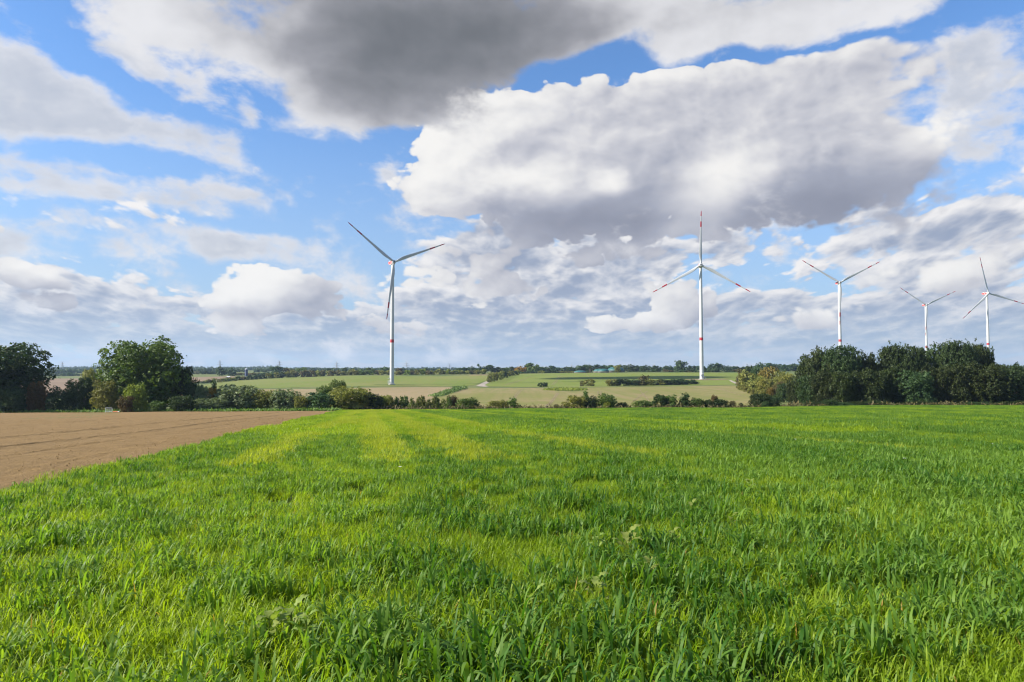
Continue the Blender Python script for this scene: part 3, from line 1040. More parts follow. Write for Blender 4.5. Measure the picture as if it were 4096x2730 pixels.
# --- the near hedge line, left to right
NEAR = [
 ("broadleaf_tree", -210, 158, 1374, 197, "big", "dark", "tall dark green tree cut off by the left edge of the photo"),
 ("shrub", 112, 184, 1530, 193, "willow", "auburn", "reddish brown bush at the foot of the leftmost tall tree"),
 ("shrub", -20, 110, 1560, 190, "shrub", "deep", "dark undergrowth bush below the leftmost tall tree"),
 ("shrub", 184, 304, 1550, 196, "shrub", "deep", "dark green bush right of the reddish brown bush, by the brown field"),
 ("shrub", 268, 396, 1514, 199, "shrub", "deep", "taller dark green bush in front of the pale willow"),
 ("willow_tree", 318, 428, 1480, 222, "willow", "pale", "pale yellowish willow behind the dark bushes left of the largest tree"),
 ("broadleaf_tree", 430, 742, 1366, 203, "big", "oak", "largest round-crowned green tree, standing alone left of the photo's middle"),
 ("small_tree", 374, 490, 1524, 193, "shrub", "olive", "olive green small tree at the left foot of the largest tree"),
 ("small_tree", 500, 592, 1538, 190, "shrub", "lime", "lime green small tree in front of the largest tree"),
 ("shrub", 468, 535, 1584, 187, "shrub", "auburn", "reddish bush in front of the lime green small tree"),
 ("small_tree", 690, 778, 1468, 207, "tall", "dark", "dark grey-green tree close to the right side of the largest tree"),
 ("shrub", 738, 808, 1522, 201, "shrub", "dark", "dark shrub between the largest tree and the silvery shrub"),
 ("shrub", 676, 786, 1584, 190, "shrub", "dark", "low dark bush beneath the right side of the largest tree"),
 ("shrub", 588, 665, 1604, 189, "shrub", "mid", "low green bush under the middle of the largest tree"),
 ("willow_shrub", 784, 838, 1543, 200, "willow", "willow", "narrow silvery willow shrub left of the orange small tree"),
 ("small_tree", 834, 876, 1526, 214, "cone", "dark", "dark pointed tree behind the orange small tree"),
 ("small_tree", 826, 886, 1553, 203, "shrub", "gold", "orange autumn small tree among silvery willows"),
 ("willow_shrub", 784, 888, 1594, 196, "willow", "willow", "low grey-green willow in front of the orange small tree"),
 ("willow_shrub", 872, 1026, 1543, 203, "willow", "willow", "widest silvery willow shrub, right of the orange small tree"),
 ("willow_shrub", 1022, 1112, 1562, 203, "willow", "olive", "greenish willow shrub right of the widest silvery willow"),
 ("willow_shrub", 1090, 1186, 1559, 202, "willow", "willow", "silvery willow shrub left of the dense dark thicket"),
 ("shrub", 1180, 1224, 1585, 200, "willow", "olive", "small pale shrub between silvery willow and dark thicket"),
 ("shrub", 1214, 1350, 1571, 203, "shrub", "deep", "dense dark green thicket left of the round willow"),
 ("small_tree", 1272, 1330, 1545, 215, "oak", "mid", "lower green tree behind the dense dark thicket"),
 ("small_tree", 1316, 1378, 1522, 215, "oak", "mid", "taller green tree rising behind the dense dark thicket"),
 ("willow_shrub", 1336, 1488, 1550, 204, "willow", "olive", "round olive willow shrub below the first wind turbine's field"),
 ("shrub", 1476, 1526, 1578, 203, "shrub", "dark", "dark bush right of the round olive willow"),
 ("shrub", 1506, 1566, 1583, 205, "willow", "lime", "yellowish bush at the left end of the pointed hedge"),
 ("small_tree", 1790, 1830, 1583, 205, "oak", "auburn", "small brownish tree at the right end of the pointed hedge"),
 ("shrub", 1820, 1913, 1592, 203, "shrub", "mid", "domed green bush right of the small brownish tree"),
 ("shrub", 1910, 1952, 1625, 203, "shrub", "dark", "very low dark bush between two domed bushes"),
 ("shrub", 1946, 2032, 1601, 203, "shrub", "olive", "domed olive bush left of the cone-shaped bush"),
 ("small_tree", 2022, 2082, 1592, 203, "cone", "mid", "cone-shaped green small tree at the edge of the crop, mid photo"),
 ("shrub", 2211, 2237, 1617, 203, "shrub", "olive", "tiny round bush alone on the crop edge"),
 ("shrub", 2252, 2342, 1583, 203, "shrub", "olive", "yellowish domed bush left of the slender sapling"),
 ("small_tree", 2328, 2360, 1562, 204, "cone", "mid", "slender sapling rising between two bushes"),
 ("shrub", 2336, 2392, 1586, 203, "shrub", "dark", "dark bush at the foot of the slender sapling"),
 ("shrub", 2382, 2466, 1576, 203, "shrub", "mid", "leafy green bush right of the slender sapling"),
 ("shrub", 2416, 2442, 1609, 200, "shrub", "lime", "tiny lime shrub in front of the leafy green bush"),
 ("shrub", 2470, 2512, 1610, 203, "shrub", "dark", "small dark low bush alone right of the leafy green bush"),
 ("shrub", 2536, 2610, 1602, 203, "shrub", "mid", "low spreading bush left of the twin round bushes"),
 ("shrub", 2606, 2668, 1579, 203, "shrub", "dark", "left one of the twin round bushes below the right turbine field"),
 ("shrub", 2656, 2710, 1580, 203, "shrub", "mid", "right one of the twin round bushes below the right turbine field"),
 ("small_tree", 2712, 2771, 1575, 203, "cone", "dark", "dark cone-shaped small tree right of the twin round bushes"),
 ("shrub", 2762, 2821, 1592, 203, "shrub", "mid", "bush right next to the dark cone-shaped small tree"),
 ("shrub", 2814, 2853, 1599, 203, "shrub", "dark", "small dark bush left of the reddish thin shrub"),
 ("shrub", 2846, 2872, 1582, 204, "willow", "auburn", "thin reddish shrub standing above the low bushes"),
 ("shrub", 2848, 2921, 1597, 203, "shrub", "dark", "low dark bush right of the thin reddish shrub"),
 ("shrub", 2918, 2940, 1604, 204, "willow", "brown", "dry brown weed clump right of the low dark bush"),
 ("shrub", 2953, 2976, 1612, 204, "shrub", "dark", "tiny dark bush left of the grey-green bush group"),
 ("shrub", 2996, 3082, 1575, 203, "willow", "dark", "grey-green bush standing before the autumn hedge on the right"),
 ("shrub", 3058, 3121, 1582, 203, "willow", "deep", "dark bush touching the grey-green bush on its right"),
 ("shrub", 3043, 3080, 1606, 199, "shrub", "deep", "small round bush in front of the grey-green bush"),
 # the hedge running away on the right
 ("shrub", 2944, 2990, 1478, 520, "mid", "brown", "pale brownish bush at the far end of the hedge beside the right field"),
 ("small_tree", 2972, 3010, 1464, 545, "mid", "dark", "dark tree at the far end of the autumn hedge"),
 ("shrub", 2957, 3028, 1483, 470, "mid", "olive", "green bush at the far left of the autumn hedge"),
 ("small_tree", 3002, 3052, 1466, 500, "mid", "dark", "dark green tree left of the orange-topped tree"),
 ("small_tree", 3034, 3112, 1470, 440, "mid", "autumn", "orange-topped autumn tree in the hedge left of the wood"),
 ("shrub", 2988, 3064, 1500, 410, "mid", "olive", "olive bush below the orange-topped tree"),
 ("small_tree", 3092, 3150, 1483, 410, "mid", "olive", "olive tree right of the orange-topped tree"),
 ("shrub", 3024, 3106, 1516, 335, "shrub", "olive", "round olive-green bush in the middle of the hedge left of the wood"),
 ("shrub", 3096, 3190, 1495, 375, "shrub", "olive", "broad olive bush behind the small orange bush"),
 ("shrub", 3064, 3096, 1551, 300, "shrub", "autumn", "small orange bush low in the hedge left of the wood"),
 ("shrub", 3084, 3138, 1527, 300, "shrub", "brown", "brownish bush right of the small orange bush"),
 ("shrub", 3108, 3160, 1536, 280, "shrub", "dark", "dark bush between the brownish bush and the wood"),
 ("small_tree", 3148, 3216, 1526, 258, "tall", "wood", "dull green small tree at the left corner of the wood"),
 # tall trees of the wood
 ("broadleaf_tree", 3186, 3312, 1420, 243, "oak", "wood", "tree at the left end of the wood with a green top"),
 ("broadleaf_tree", 3236, 3372, 1394, 236, "oak", "wood", "tall tree just left of the third turbine's tower"),
 ("broadleaf_tree", 3290, 3440, 1388, 232, "big", "dark", "tall dark tree just right of the third turbine's tower"),
 ("broadleaf_tree", 3372, 3470, 1424, 238, "oak", "dark", "lower tree filling the dip right of the third turbine"),
 ("broadleaf_tree", 3424, 3508, 1412, 236, "oak", "wood", "open-crowned tree between the third and fourth turbines"),
 ("broadleaf_tree", 3500, 3630, 1390, 237, "oak", "dark", "tall tree at the left of the fourth turbine's clump"),
 ("broadleaf_tree", 3556, 3700, 1384, 234, "big", "dark", "tall broad tree left of the fourth turbine's tower"),
 ("broadleaf_tree", 3664, 3724, 1396, 241, "tall", "dark", "narrow tree in front of the fourth turbine's tower"),
 ("broadleaf_tree", 3704, 3840, 1382, 236, "oak", "dark", "tall tree just right of the fourth turbine's tower"),
 ("broadleaf_tree", 3750, 3900, 1370, 230, "big", "dark", "highest tree of the wood, between the fourth and fifth turbines"),
 ("broadleaf_tree", 3830, 3960, 1381, 235, "oak", "wood", "tall brownish green tree left of the fifth turbine"),
 ("broadleaf_tree", 3892, 3984, 1390, 237, "oak", "wood", "tall tree in front of the fifth turbine's tower"),
 # lower front of the wood
 ("woodland_tree", 3190, 3300, 1504, 216, "tall", "dark", "low dark tree at the front left corner of the wood"),
 ("woodland_tree", 3246, 3360, 1490, 212, "tall", "wood", "low tree in front of the third turbine's left side"),
 ("woodland_tree", 3310, 3424, 1488, 210, "tall", "wood", "dull green low tree in front of the third turbine"),
 ("woodland_tree", 3372, 3480, 1486, 212, "tall", "wood", "low leafy tree right of the third turbine"),
 ("woodland_tree", 3430, 3552, 1480, 209, "tall", "wood", "broad low tree at the wood front before the open-crowned tree"),
 ("woodland_tree", 3508, 3632, 1476, 212, "tall", "wood", "low tree at the wood front left of the fourth turbine"),
 ("woodland_tree", 3588, 3730, 1488, 208, "tall", "deep", "wide dark low tree below the fourth turbine"),
 ("woodland_tree", 3682, 3806, 1466, 211, "tall", "wood", "cone-topped low tree right of the fourth turbine"),
 ("woodland_tree", 3760, 3886, 1460, 209, "tall", "wood", "cone-topped low tree below the highest tree of the wood"),
 ("woodland_tree", 3850, 4016, 1454, 208, "oak", "wood", "wide dull green tree in front of the fifth turbine"),
 ("woodland_tree", 3972, 4126, 1470, 209, "tall", "dark", "dark tree at the wood front by the right edge of the photo"),
 ("woodland_tree", 4060, 4180, 1454, 222, "cone", "dark", "pointed tree cut off by the right edge of the photo"),
 ("woodland_tree", 4096, 4250, 1464, 212, "tall", "wood", "tree of the wood mostly outside the right edge of the photo"),
]
for (nm, L, R_, top, d, shp, lf, lab) in NEAR:
    if 760 < L < 2950 and d < 230:
        gw = 0.15 if L < 1530 else 0.08
        L, R_ = L - gw * (R_ - L), R_ + gw * (R_ - L)
    plant(nm, L, R_, top, d, shp, lf, lab)

ORD = ["first", "second", "third", "fourth", "fifth", "sixth", "seventh", "eighth", "ninth", "tenth", "eleventh", "twelfth", "thirteenth",
       "fourteenth", "fifteenth", "sixteenth", "seventeenth", "eighteenth", "nineteenth", "twentieth"]
ORD += ["twenty-" + o for o in ORD[:9]] + ["thirtieth"] + ["thirty-" + o for o in ORD[:9]] + ["fortieth"] + ["forty-" + o for o in ORD[:9]]
COLOUR = {"dark": "dark green", "deep": "very dark green", "mid": "green", "lime": "yellow-green", "olive": "olive green", "gold": "golden", "auburn": "reddish",
          "brown": "brownish", "yew": "dark green", "wood": "dark green", "pale": "pale", "willow": "grey-green"}


def row_of(name, x0, x1, n, tops, d, shape, leaves, what, where, group, wk=1.25, jx=0.12, jt=6.0, dj=2.0):
    """A row of n plants from x0 to x1; tops and d may be numbers or (left, right) pairs."""
    for i in range(n):
        t = (i + 0.5) / n
        lf = leaves[PR.randrange(len(leaves))]
        tp = tops if not isinstance(tops, tuple) else tops[0] + (tops[1] - tops[0]) * t
        dd = d if not isinstance(d, tuple) else d[0] + (d[1] - d[0]) * t
        w = (x1 - x0) / n * wk * PR.uniform(0.85, 1.2)
        xc = x0 + (x1 - x0) * t + PR.uniform(-jx, jx) * w
        plant(name, xc - w / 2, xc + w / 2, tp + PR.uniform(-jt, jt), dd + PR.uniform(-dj, dj), shape, lf,
              "%s %s, %s from left %s" % (COLOUR[lf], what, ORD[i], where), None, group)


row_of("pointed_shrub", 1556, 1806, 12, 1590, 204, "cone", ["yew", "yew", "mid"], "pointed shrub", "in hedge below the nearest turbine", "pointed shrubs in the hedge", 1.75, 0.1, 7)
row_of("undergrowth_shrub", 3215, 4110, 14, 1606, 201, "shrub", ["dark", "deep", "wood"], "undergrowth bush", "along the foot of the wood", "undergrowth bushes along the wood", 1.2, 0.1, 8)
row_of("woodland_tree", 3250, 4130, 10, 1462, 262, "tall", ["dark", "wood"], "tree deep in the wood", "behind its front trees", "trees deep in the wood", 1.35, 0.1, 12, 8)
row_of("hedge_shrub", 2950, 3035, 6, (1533, 1562), (500, 350), "mid", ["lime", "olive"], "low bush", "along the field edge under the autumn hedge", "low bushes under the autumn hedge", 1.4, 0.1, 3)
MIDS = [
 (2150, 2170, 1531, 590, "dark", "left one of a pair of small round bushes on the green field"), (2167, 2192, 1530, 592, "dark", "right one of a pair of small round bushes on the green field"),
 (2319, 2336, 1523, 590, "brown", "narrow bush touching the round bush near the grassy hollow"), (2330, 2379, 1517, 588, "olive", "round bush near the grassy hollow on the green field"),
]
for L, R_, tp, d, lf, lab in MIDS:
    plant("shrub", L, R_, tp, d, "mid", lf, lab)
row_of("clipped_shrub", 2432, 2782, 10, 1518, (590, 610), "mid", ["olive", "brown", "dark"], "bush", "in clipped hedge before the upright-bladed turbine", "bushes of the hedge before the second turbine", 1.8, 0.08, 3)
plant("clipped_shrub", 2552, 2600, 1502, 600, "mid", "brown", "tallest brownish bush in the hedge left of the second turbine", None, "bushes of the hedge before the second turbine")
row_of("roadside_shrub", 1952, 2076, 10, (1493, 1479), (690, 905), "mid", ["olive", "dark", "olive"], "roadside bush", "in the hedge along the gravel track", "bushes along the gravel track", 1.9, 0.05, 2, 3)
# the far hedges
row_of("far_shrub", 790, 1140, 18, (1524, 1489), (760, 960), "farshrub", ["dark", "olive", "deep", "brown"], "far bush", "in the sloping hedge below the silo", "bushes of the far left hedge", 1.5, 0.2, 4, 6)
row_of("far_shrub", 1140, 1580, 22, 1483, 985, "farshrub", ["olive", "brown", "mid", "olive"], "far bush", "in hedge left of the nearest turbine", "bushes of the field hedge left of the first turbine", 1.5, 0.2, 4, 5)
row_of("far_shrub", 1580, 1944, 18, 1480, 975, "farshrub", ["olive", "brown", "lime", "olive"], "far bush", "in hedge right of the nearest turbine", "bushes of the field hedge right of the first turbine", 1.5, 0.2, 5, 5)
row_of("far_shrub", 2070, 2560, 24, 1486, 1010, "farshrub", ["dark", "deep", "olive"], "low far bush", "in hedge before the green domes", "bushes of the hedge before the domes", 1.5, 0.2, 2.5, 4)
row_of("far_shrub", 2560, 3090, 24, 1482, 1010, "farshrub", ["dark", "olive", "deep", "brown"], "far bush", "in hedge behind the upright-bladed turbine", "bushes of the field hedge behind the second turbine", 1.5, 0.2, 4, 4)
FARTREES = [
 (864, 905, 1468, 1120, "deep", "dark round tree left of the blue silo"), (900, 945, 1472, 1120, "deep", "second dark round tree left of the blue silo"),
 (1078, 1130, 1465, 1120, "deep", "dark round tree right of the blue silo"), (1128, 1180, 1474, 1130, "brown", "brownish tree right of the blue silo"), (1180, 1230, 1471, 1140, "mid", "green tree half way between silo and first turbine"),
 (1305, 1328, 1474, 1130, "deep", "small dark tree above the hedge left of the first turbine"), (1366, 1388, 1471, 1130, "deep", "pointed dark tree above the hedge left of the first turbine"),
 (1394, 1420, 1477, 1130, "olive", "olive tree above the hedge left of the first turbine"), (1464, 1500, 1472, 1120, "mid", "round green tree left of the first turbine's tower"), (1506, 1562, 1469, 1110, "deep", "widest dark tree just left of the first turbine's tower"),
 (1580, 1612, 1473, 1110, "brown", "brownish tree just right of the first turbine's tower"), (1640, 1665, 1478, 1100, "deep", "dark tree right of the first turbine above the hedge"), (1697, 1713, 1472, 1110, "deep", "small pointed dark tree right of the first turbine"),
 (1826, 1876, 1470, 1100, "deep", "dark tree left of the leaning conifer"), (1872, 1904, 1466, 1100, "deep", "round dark tree beside the leaning conifer"),
 (1928, 1984, 1461, 1090, "dark", "broad dark tree left of the roadside hedge"), (1978, 2020, 1469, 1095, "dark", "dark tree above the roadside hedge"), (2014, 2040, 1470, 1095, "mid", "green tree above the roadside hedge"), (2036, 2070, 1468, 1100, "dark", "dark tree above the right part of the roadside hedge"),
 (2058, 2106, 1466, 1045, "gold", "orange-brown tree left of the large round tree"), (2094, 2118, 1456, 1080, "dark", "dark tree between orange-brown tree and large round tree"),
 (2104, 2156, 1453, 1045, "mid", "large round green tree at the right end of the roadside hedge"),
 (2455, 2482, 1462, 985, "olive", "yellowish tree standing in front of the largest green dome"),
 (2702, 2746, 1444, 1060, "deep", "tallest dark tree on the skyline left of the second turbine"), (2838, 2888, 1453, 1060, "deep", "large dark round tree on the skyline right of the second turbine"),
]
for L, R_, tp, d, lf, lab in FARTREES:
    plant("far_tree", L, R_, tp, d, "fartree", lf, lab)
plant("conifer_tree", 1904, 1928, 1458, 1090, "farcone", "deep", "leaning dark conifer on the skyline left of the roadside hedge")
row_of("skyline_tree", 2150, 2330, 6, 1466, 1150, "fartree", ["deep", "dark"], "skyline tree", "between the large round tree and the domes", "skyline trees left of the domes", 1.35, 0.2, 2.5, 20)
row_of("skyline_tree", 2310, 2560, 8, 1461, 1160, "fartree", ["deep", "dark"], "skyline tree", "behind the green domes", "skyline trees behind the domes", 1.5, 0.2, 2.5, 20)
row_of("skyline_tree", 2555, 2715, 7, 1463, 1120, "fartree", ["deep", "dark"], "skyline tree", "between the domes and the second turbine", "skyline trees left of the second turbine", 1.2, 0.2, 3, 20)
row_of("skyline_tree", 2742, 2850, 5, 1464, 1120, "fartree", ["deep", "dark"], "skyline tree", "around the second turbine's tower", "skyline trees around the second turbine", 1.1, 0.2, 3, 20)
row_of("skyline_tree", 2882, 3040, 8, 1464, 1130, "fartree", ["deep", "dark"], "skyline tree", "right of the second turbine", "skyline trees right of the second turbine", 1.1, 0.2, 4, 20)
row_of("skyline_tree", 3030, 3200, 8, 1456, 1150, "fartree", ["deep"], "skyline tree", "on the knoll left of the wood", "trees on the knoll left of the wood", 1.8, 0.2, 5, 20)
row_of("skyline_tree", 130, 330, 10, 1493, 1350, "fartree", ["deep"], "far tree", "behind the distant brown field on the left", "trees behind the distant brown field", 1.5, 0.2, 5, 30)
row_of("skyline_tree", 745, 870, 7, 1487, 1350, "fartree", ["brown", "deep", "dark"], "far tree", "between the largest tree and the silo", "far trees left of the silo", 1.5, 0.2, 4, 30)
row_of("skyline_tree", 935, 1085, 8, 1492, 1180, "fartree", ["brown", "deep", "auburn"], "far tree", "around the foot of the silo", "far trees around the silo", 1.4, 0.2, 3, 20)


# --- the distant forest: one mass
def build_forest():
    rng = np.random.default_rng(77)
    prof_x = [-900, 130, 270, 430, 740, 900, 1000, 1087, 1130, 1250, 1340, 1460, 1600, 1750, 1830, 2000, 2600, 3200, 3900, 4040, 4100, 5000]
    prof_y = [1466, 1474, 1467, 1464, 1466, 1468, 1467, 1463, 1470, 1470, 1472, 1470, 1471, 1467, 1471, 1476, 1477, 1472, 1462, 1460, 1462, 1466]
    Vs, Qs, Ts = [], [], []
    off = 0
    for d, dy in ((3900, 0.0), (3500, 1.5), (3100, 4.0), (2800, 6.0), (2450, 8.0), (2100, 10.0), (1800, 12.5)):
        n = int(6400 * d / 3500 / 7.5)
        px = rng.uniform(-900, 5000, n)
        dd = d + rng.uniform(-150, 150, n)
        tops = np.minimum(np.interp(px, prof_x, prof_y) + dy + rng.normal(0, 1.3, n), 1486)
        for i in range(n):
            v = pdir(px[i], tops[i])
            x = v[0] * dd[i]
            zg = float(H(x, dd[i]))
            zt = EYE + v[2] * dd[i]
            h = max(8.0, zt - zg)
            conif = 1440 < px[i] < 1850 and rng.random() < 0.7
            w = rng.uniform(5, 8) if conif else rng.uniform(10, 18)
            m = 44
            p = rng.normal(0, 1, (m, 3))
            p /= np.linalg.norm(p, axis=1)[:, None]
            r = rng.uniform(0.6, 1.0, m)[:, None]
            C = p * r
            if conif:
                C[:, :2] *= (0.55 - 0.5 * C[:, 2:3])
            C = C * np.array([w / 2, w / 2, h * 0.5]) + np.array([x, dd[i], zg + h * 0.5])
            V, Qd = leaf_cloud(rng, C, p, 3.0 if not conif else 1.8)
            Vs.append(V)
            Qs.append(Qd + off)
            off += len(V)
            Ts.append(np.full(len(V), np.clip(rng.random() * 0.7 + 0.15, 0, 1)))
    me = np_mesh("woodland", np.concatenate(Vs), np.concatenate(Qs), [LEAF["far"]], False, np.concatenate(Ts))
    tag(link(bpy.data.objects.new("woodland", me)), "distant bluish forest along the whole horizon", "forest", None, "stuff")


build_forest()


# ------------------------------------------------------------------ wind turbines
def blade_mesh(r0, r1, mat):
    st_r = [1.3, 2.6, 4.0, 6.0, 8.5, 11.5, 15, 20, 26, 33, 40, 45.7, 51.4, 55, 56.6, 57.0]
    ch = [2.1, 2.1, 2.15, 2.55, 3.05, 3.3, 3.15, 2.75, 2.35, 1.95, 1.6, 1.35, 1.1, 0.85, 0.5, 0.12]
    th = [2.1, 2.1, 1.9, 1.5, 1.15, 0.95, 0.8, 0.62, 0.5, 0.38, 0.28, 0.22, 0.17, 0.13, 0.08, 0.03]
    le = [1.05, 1.05, 1.06, 1.08, 1.08, 1.06, 1.0, 0.9, 0.8, 0.7, 0.6, 0.52, 0.43, 0.36, 0.25, 0.08]
    tw = [22, 22, 22, 20, 17, 14, 11, 8, 6, 4, 2.5, 1.5, 0.8, 0.3, 0, 0]
    rr = sorted(set([r for r in st_r if r0 < r < r1] + [r0, r1]))
    n = 14
    V, Qd = [], []
    for i, r in enumerate(rr):
        c, t, l, w = (float(np.interp(r, st_r, a)) for a in (ch, th, le, tw))
        bow = -1.2 * (r / 57.0) ** 2                      # the tips lean away from the tower
        for k in range(n):
            a = 2 * math.pi * k / n
            x = l - c / 2 + c / 2 * math.cos(a)
            y = t / 2 * math.sin(a) * (0.75 + 0.25 * math.cos(a) if r > 5 else 1.0)
            cw, sw = math.cos(R(w)), math.sin(R(w))
            V.append((x * cw - y * sw, x * sw + y * cw + bow, r))
        if i:
            for k in range(n):
                k2 = (k + 1) % n
                Qd.append(((i - 1) * n + k, (i - 1) * n + k2, i * n + k2, i * n + k))
    me = np_mesh("blade", V, Qd, [mat], True)
    return me


BLADE = [blade_mesh(1.3, 40.0, M["white_lam"]), blade_mesh(45.7, 51.4, M["white_lam"])]
# one white mesh for the inner blade and the white piece between the bands
def join_blade():
    a, b = BLADE
    va = np.array([v.co[:] for v in a.vertices]); vb = np.array([v.co[:] for v in b.vertices])
    qa = np.array([p.vertices[:] for p in a.polygons]); qb = np.array([p.vertices[:] for p in b.polygons])
    return np_mesh("blade", np.concatenate([va, vb]), np.concatenate([qa, qb + len(va)]), [M["white_lam"]], True)
BLADE_W = join_blade()
BAND_A = blade_mesh(40.0, 45.7, M["red"])
BAND_B = blade_mesh(51.4, 57.0, M["red"])

HUBZ = 119.0


def extrude_yz(mb, prof, x0, x1, inset=0.0):
    """Side profile (y, z) extruded along x, edges softened by a smaller outer cap."""
    n = len(prof)
    cy_ = sum(p[0] for p in prof) / n
    cz_ = sum(p[1] for p in prof) / n
    V = []
    for x, k in ((x0, 1 - inset), (x0 + 0.35 * (1 if inset else 0), 1.0), (x1 - 0.35 * (1 if inset else 0), 1.0), (x1, 1 - inset)):
        for y, z in prof:
            V.append((x, cy_ + (y - cy_) * k, cz_ + (z - cz_) * k))
    Fc = [tuple(range(n)), tuple(range(4 * n - 1, 3 * n - 1, -1))]
    for i in range(3):
        for k in range(n):
            k2 = (k + 1) % n
            Fc.append((i * n + k, (i + 1) * n + k, (i + 1) * n + k2, i * n + k2))
    mb.add(V, Fc)


def make_turbine(label):
    root = empty("wind_turbine", (0, 0, 0))
    tag(root, label, "wind turbine", "wind turbines")
    zt = HUBZ - 2.1

    def rad(z):
        return 2.12 + (1.48 - 2.12) * max(0.0, z) / zt
    t = MB()
    zz = [-2.5, 0, 10, 20, 30, 40.3]
    t.lathe([(rad(z), z) for z in zz], 32, cap=False)
    zz = [43.4, 55, 70, 85, 100, zt]
    t.lathe([(rad(z), z) for z in zz], 32, cap=False)
    for zf in (22.0, 66.0, 92.0):                            # flange seams
        t.lathe([(rad(zf) + .035, zf - .1), (rad(zf) + .035, zf + .1)], 32, cap=False)
    tower = t.build("tower", M["white"], root, True)
    b = MB().lathe([(rad(40.3), 40.3), (rad(43.4), 43.4)], 32, cap=False)
    b.build("red_band", M["red"], tower, True)
    f = MB().lathe([(3.4, -2.0), (3.4, 0.12), (2.3, 0.3)], 28)
    f.build("foundation", M["concrete"], root)
    # nacelle, the rotor looks towards -y
    nb = MB()
    prof = [(-2.3, HUBZ - 1.7), (-2.6, HUBZ + 1.3), (-2.0, HUBZ + 1.95), (7.4, HUBZ + 1.95), (8.7, HUBZ + 1.3), (8.7, HUBZ + 0.1), (6.4, HUBZ - 1.7), (2.0, HUBZ - 2.1), (-1.6, HUBZ - 2.1)]
    extrude_yz(nb, prof, -1.85, 1.85, 0.07)
    nac = nb.build("nacelle", M["white"], root)
    for sx in (-1, 1):
        p = MB()
        pr = [(-1.9, HUBZ - 1.45), (-2.1, HUBZ + 1.35), (7.3, HUBZ + 1.45), (8.2, HUBZ + 1.0), (8.2, HUBZ + 0.2), (6.2, HUBZ - 1.35)]
        if sx > 0:
            extrude_yz(p, pr, 1.80, 1.90)
        else:
            extrude_yz(p, pr, -1.90, -1.80)
        sp = p.build("side_panel", M["redpanel"], nac)
        e = MB()
        y0 = 1.6
        e.box((sx * 1.93, y0, HUBZ + 0.75), (0.05, 1.0, 0.42))
        e.box((sx * 1.93, y0 + 0.35, HUBZ + 0.15), (0.05, 0.5, 0.8))
        e.box((sx * 1.93, y0 - 0.1, HUBZ - 0.55), (0.05, 1.4, 0.45))
        e.build("emblem", M["white"], nac)
    m = MB()
    m.box((0, 5.6, HUBZ + 2.35), (2.6, 1.6, 0.7), 0, 0.9)
    m.tube([(0.6, 8.0, HUBZ + 1.5), (0.6, 8.0, HUBZ + 3.6)], 0.05, 5)
    m.tube([(-0.6, 8.0, HUBZ + 1.5), (-0.6, 8.0, HUBZ + 3.2)], 0.05, 5)
    m.tube([(0.2, 8.0, HUBZ + 3.5), (1.0, 8.0, HUBZ + 3.5)], 0.05, 5)
    m.build("wind_sensor", M["grey"], root)
    y = MB().lathe([(1.55, HUBZ - 2.6), (1.75, HUBZ - 2.45), (1.75, HUBZ - 2.0)], 28)
    y.build("yaw_ring", M["grey"], root)
    # hub with its nose
    hb = MB()
    pr = [(1.55, 0.0), (1.85, 0.5), (1.95, 1.3), (1.85, 2.1), (1.45, 2.75), (0.85, 3.05), (0.80, 2.95)]
    hb.lathe(pr, 24)
    hub = hb.build("hub", M["white_lam"], root, True)
    hub.rotation_euler = (R(90), 0, 0)
    hub.location = (0, -2.75, HUBZ)
    nz = MB().lathe([(0.78, 0.0), (0.70, 0.14), (0.3, 0.2)], 18)
    n_ = nz.build("nose_opening", M["dark"], hub, True)
    n_.location = (0, 0, 2.9)
    for k in range(3):
        bl = link(bpy.data.objects.new("blade", BLADE_W), root)
        bl.location = (0, -4.1, HUBZ)
        bl.rotation_euler = (0, R(120 * k), 0)
        link(bpy.data.objects.new("red_band", BAND_A), bl)
        link(bpy.data.objects.new("red_band", BAND_B), bl)
    return root


def copy_tree(o, parent=None):
    c = o.copy()
    COL.objects.link(c)
    if parent is not None:
        c.parent = parent
    for ch in list(o.children):
        copy_tree(ch, c)
    return c


# hub position in the photograph, distance, turn of the rotor to the right, rotor phase
TURB = [
    (1575.7, 1048.8, 663, 17, 67.3, "nearest wind turbine, sunlit white tower standing alone left of centre"),
    (2803.8, 1061.0, 709, 6, 0.8, "wind turbine with one blade pointing straight up, right of centre"),
    (3360.7, 1130.7, 903, 20, 62.0, "wind turbine behind the left end of the wood, blades like a Y"),
    (3707.0, 1220.5, 1250, 28, 64.0, "smallest and farthest wind turbine, behind the middle of the wood"),
    (3954.6, 1173.9, 1035, 36, 107.0, "rightmost wind turbine with one blade leaning left of upright"),
]
proto = make_turbine(TURB[0][5])
TR = []
for i, (px, py, d, rel, ph, lab) in enumerate(TURB):
    o = proto if i == 0 else copy_tree(proto)
    o["label"] = lab
    hp = at(px, py, d)
    azim = math.atan2(hp.x, hp.y)
    # local -y (rotor side) turned: towards the camera, then rel degrees to the viewer's right
    rz = -azim + R(rel)
    c_, s_ = math.cos(rz), math.sin(rz)
    hx, hy = (4.1 * s_, -4.1 * c_)
    o.location = (hp.x - hx, hp.y - hy, hp.z - HUBZ)
    o.rotation_euler = (0, 0, rz)
    k = 0
    for ch in o.children:
        if ch.name.split(".")[0] == "blade":
            ch.rotation_euler = (0, R(ph + 120 * k), 0)
            k += 1
    TR.append(o)


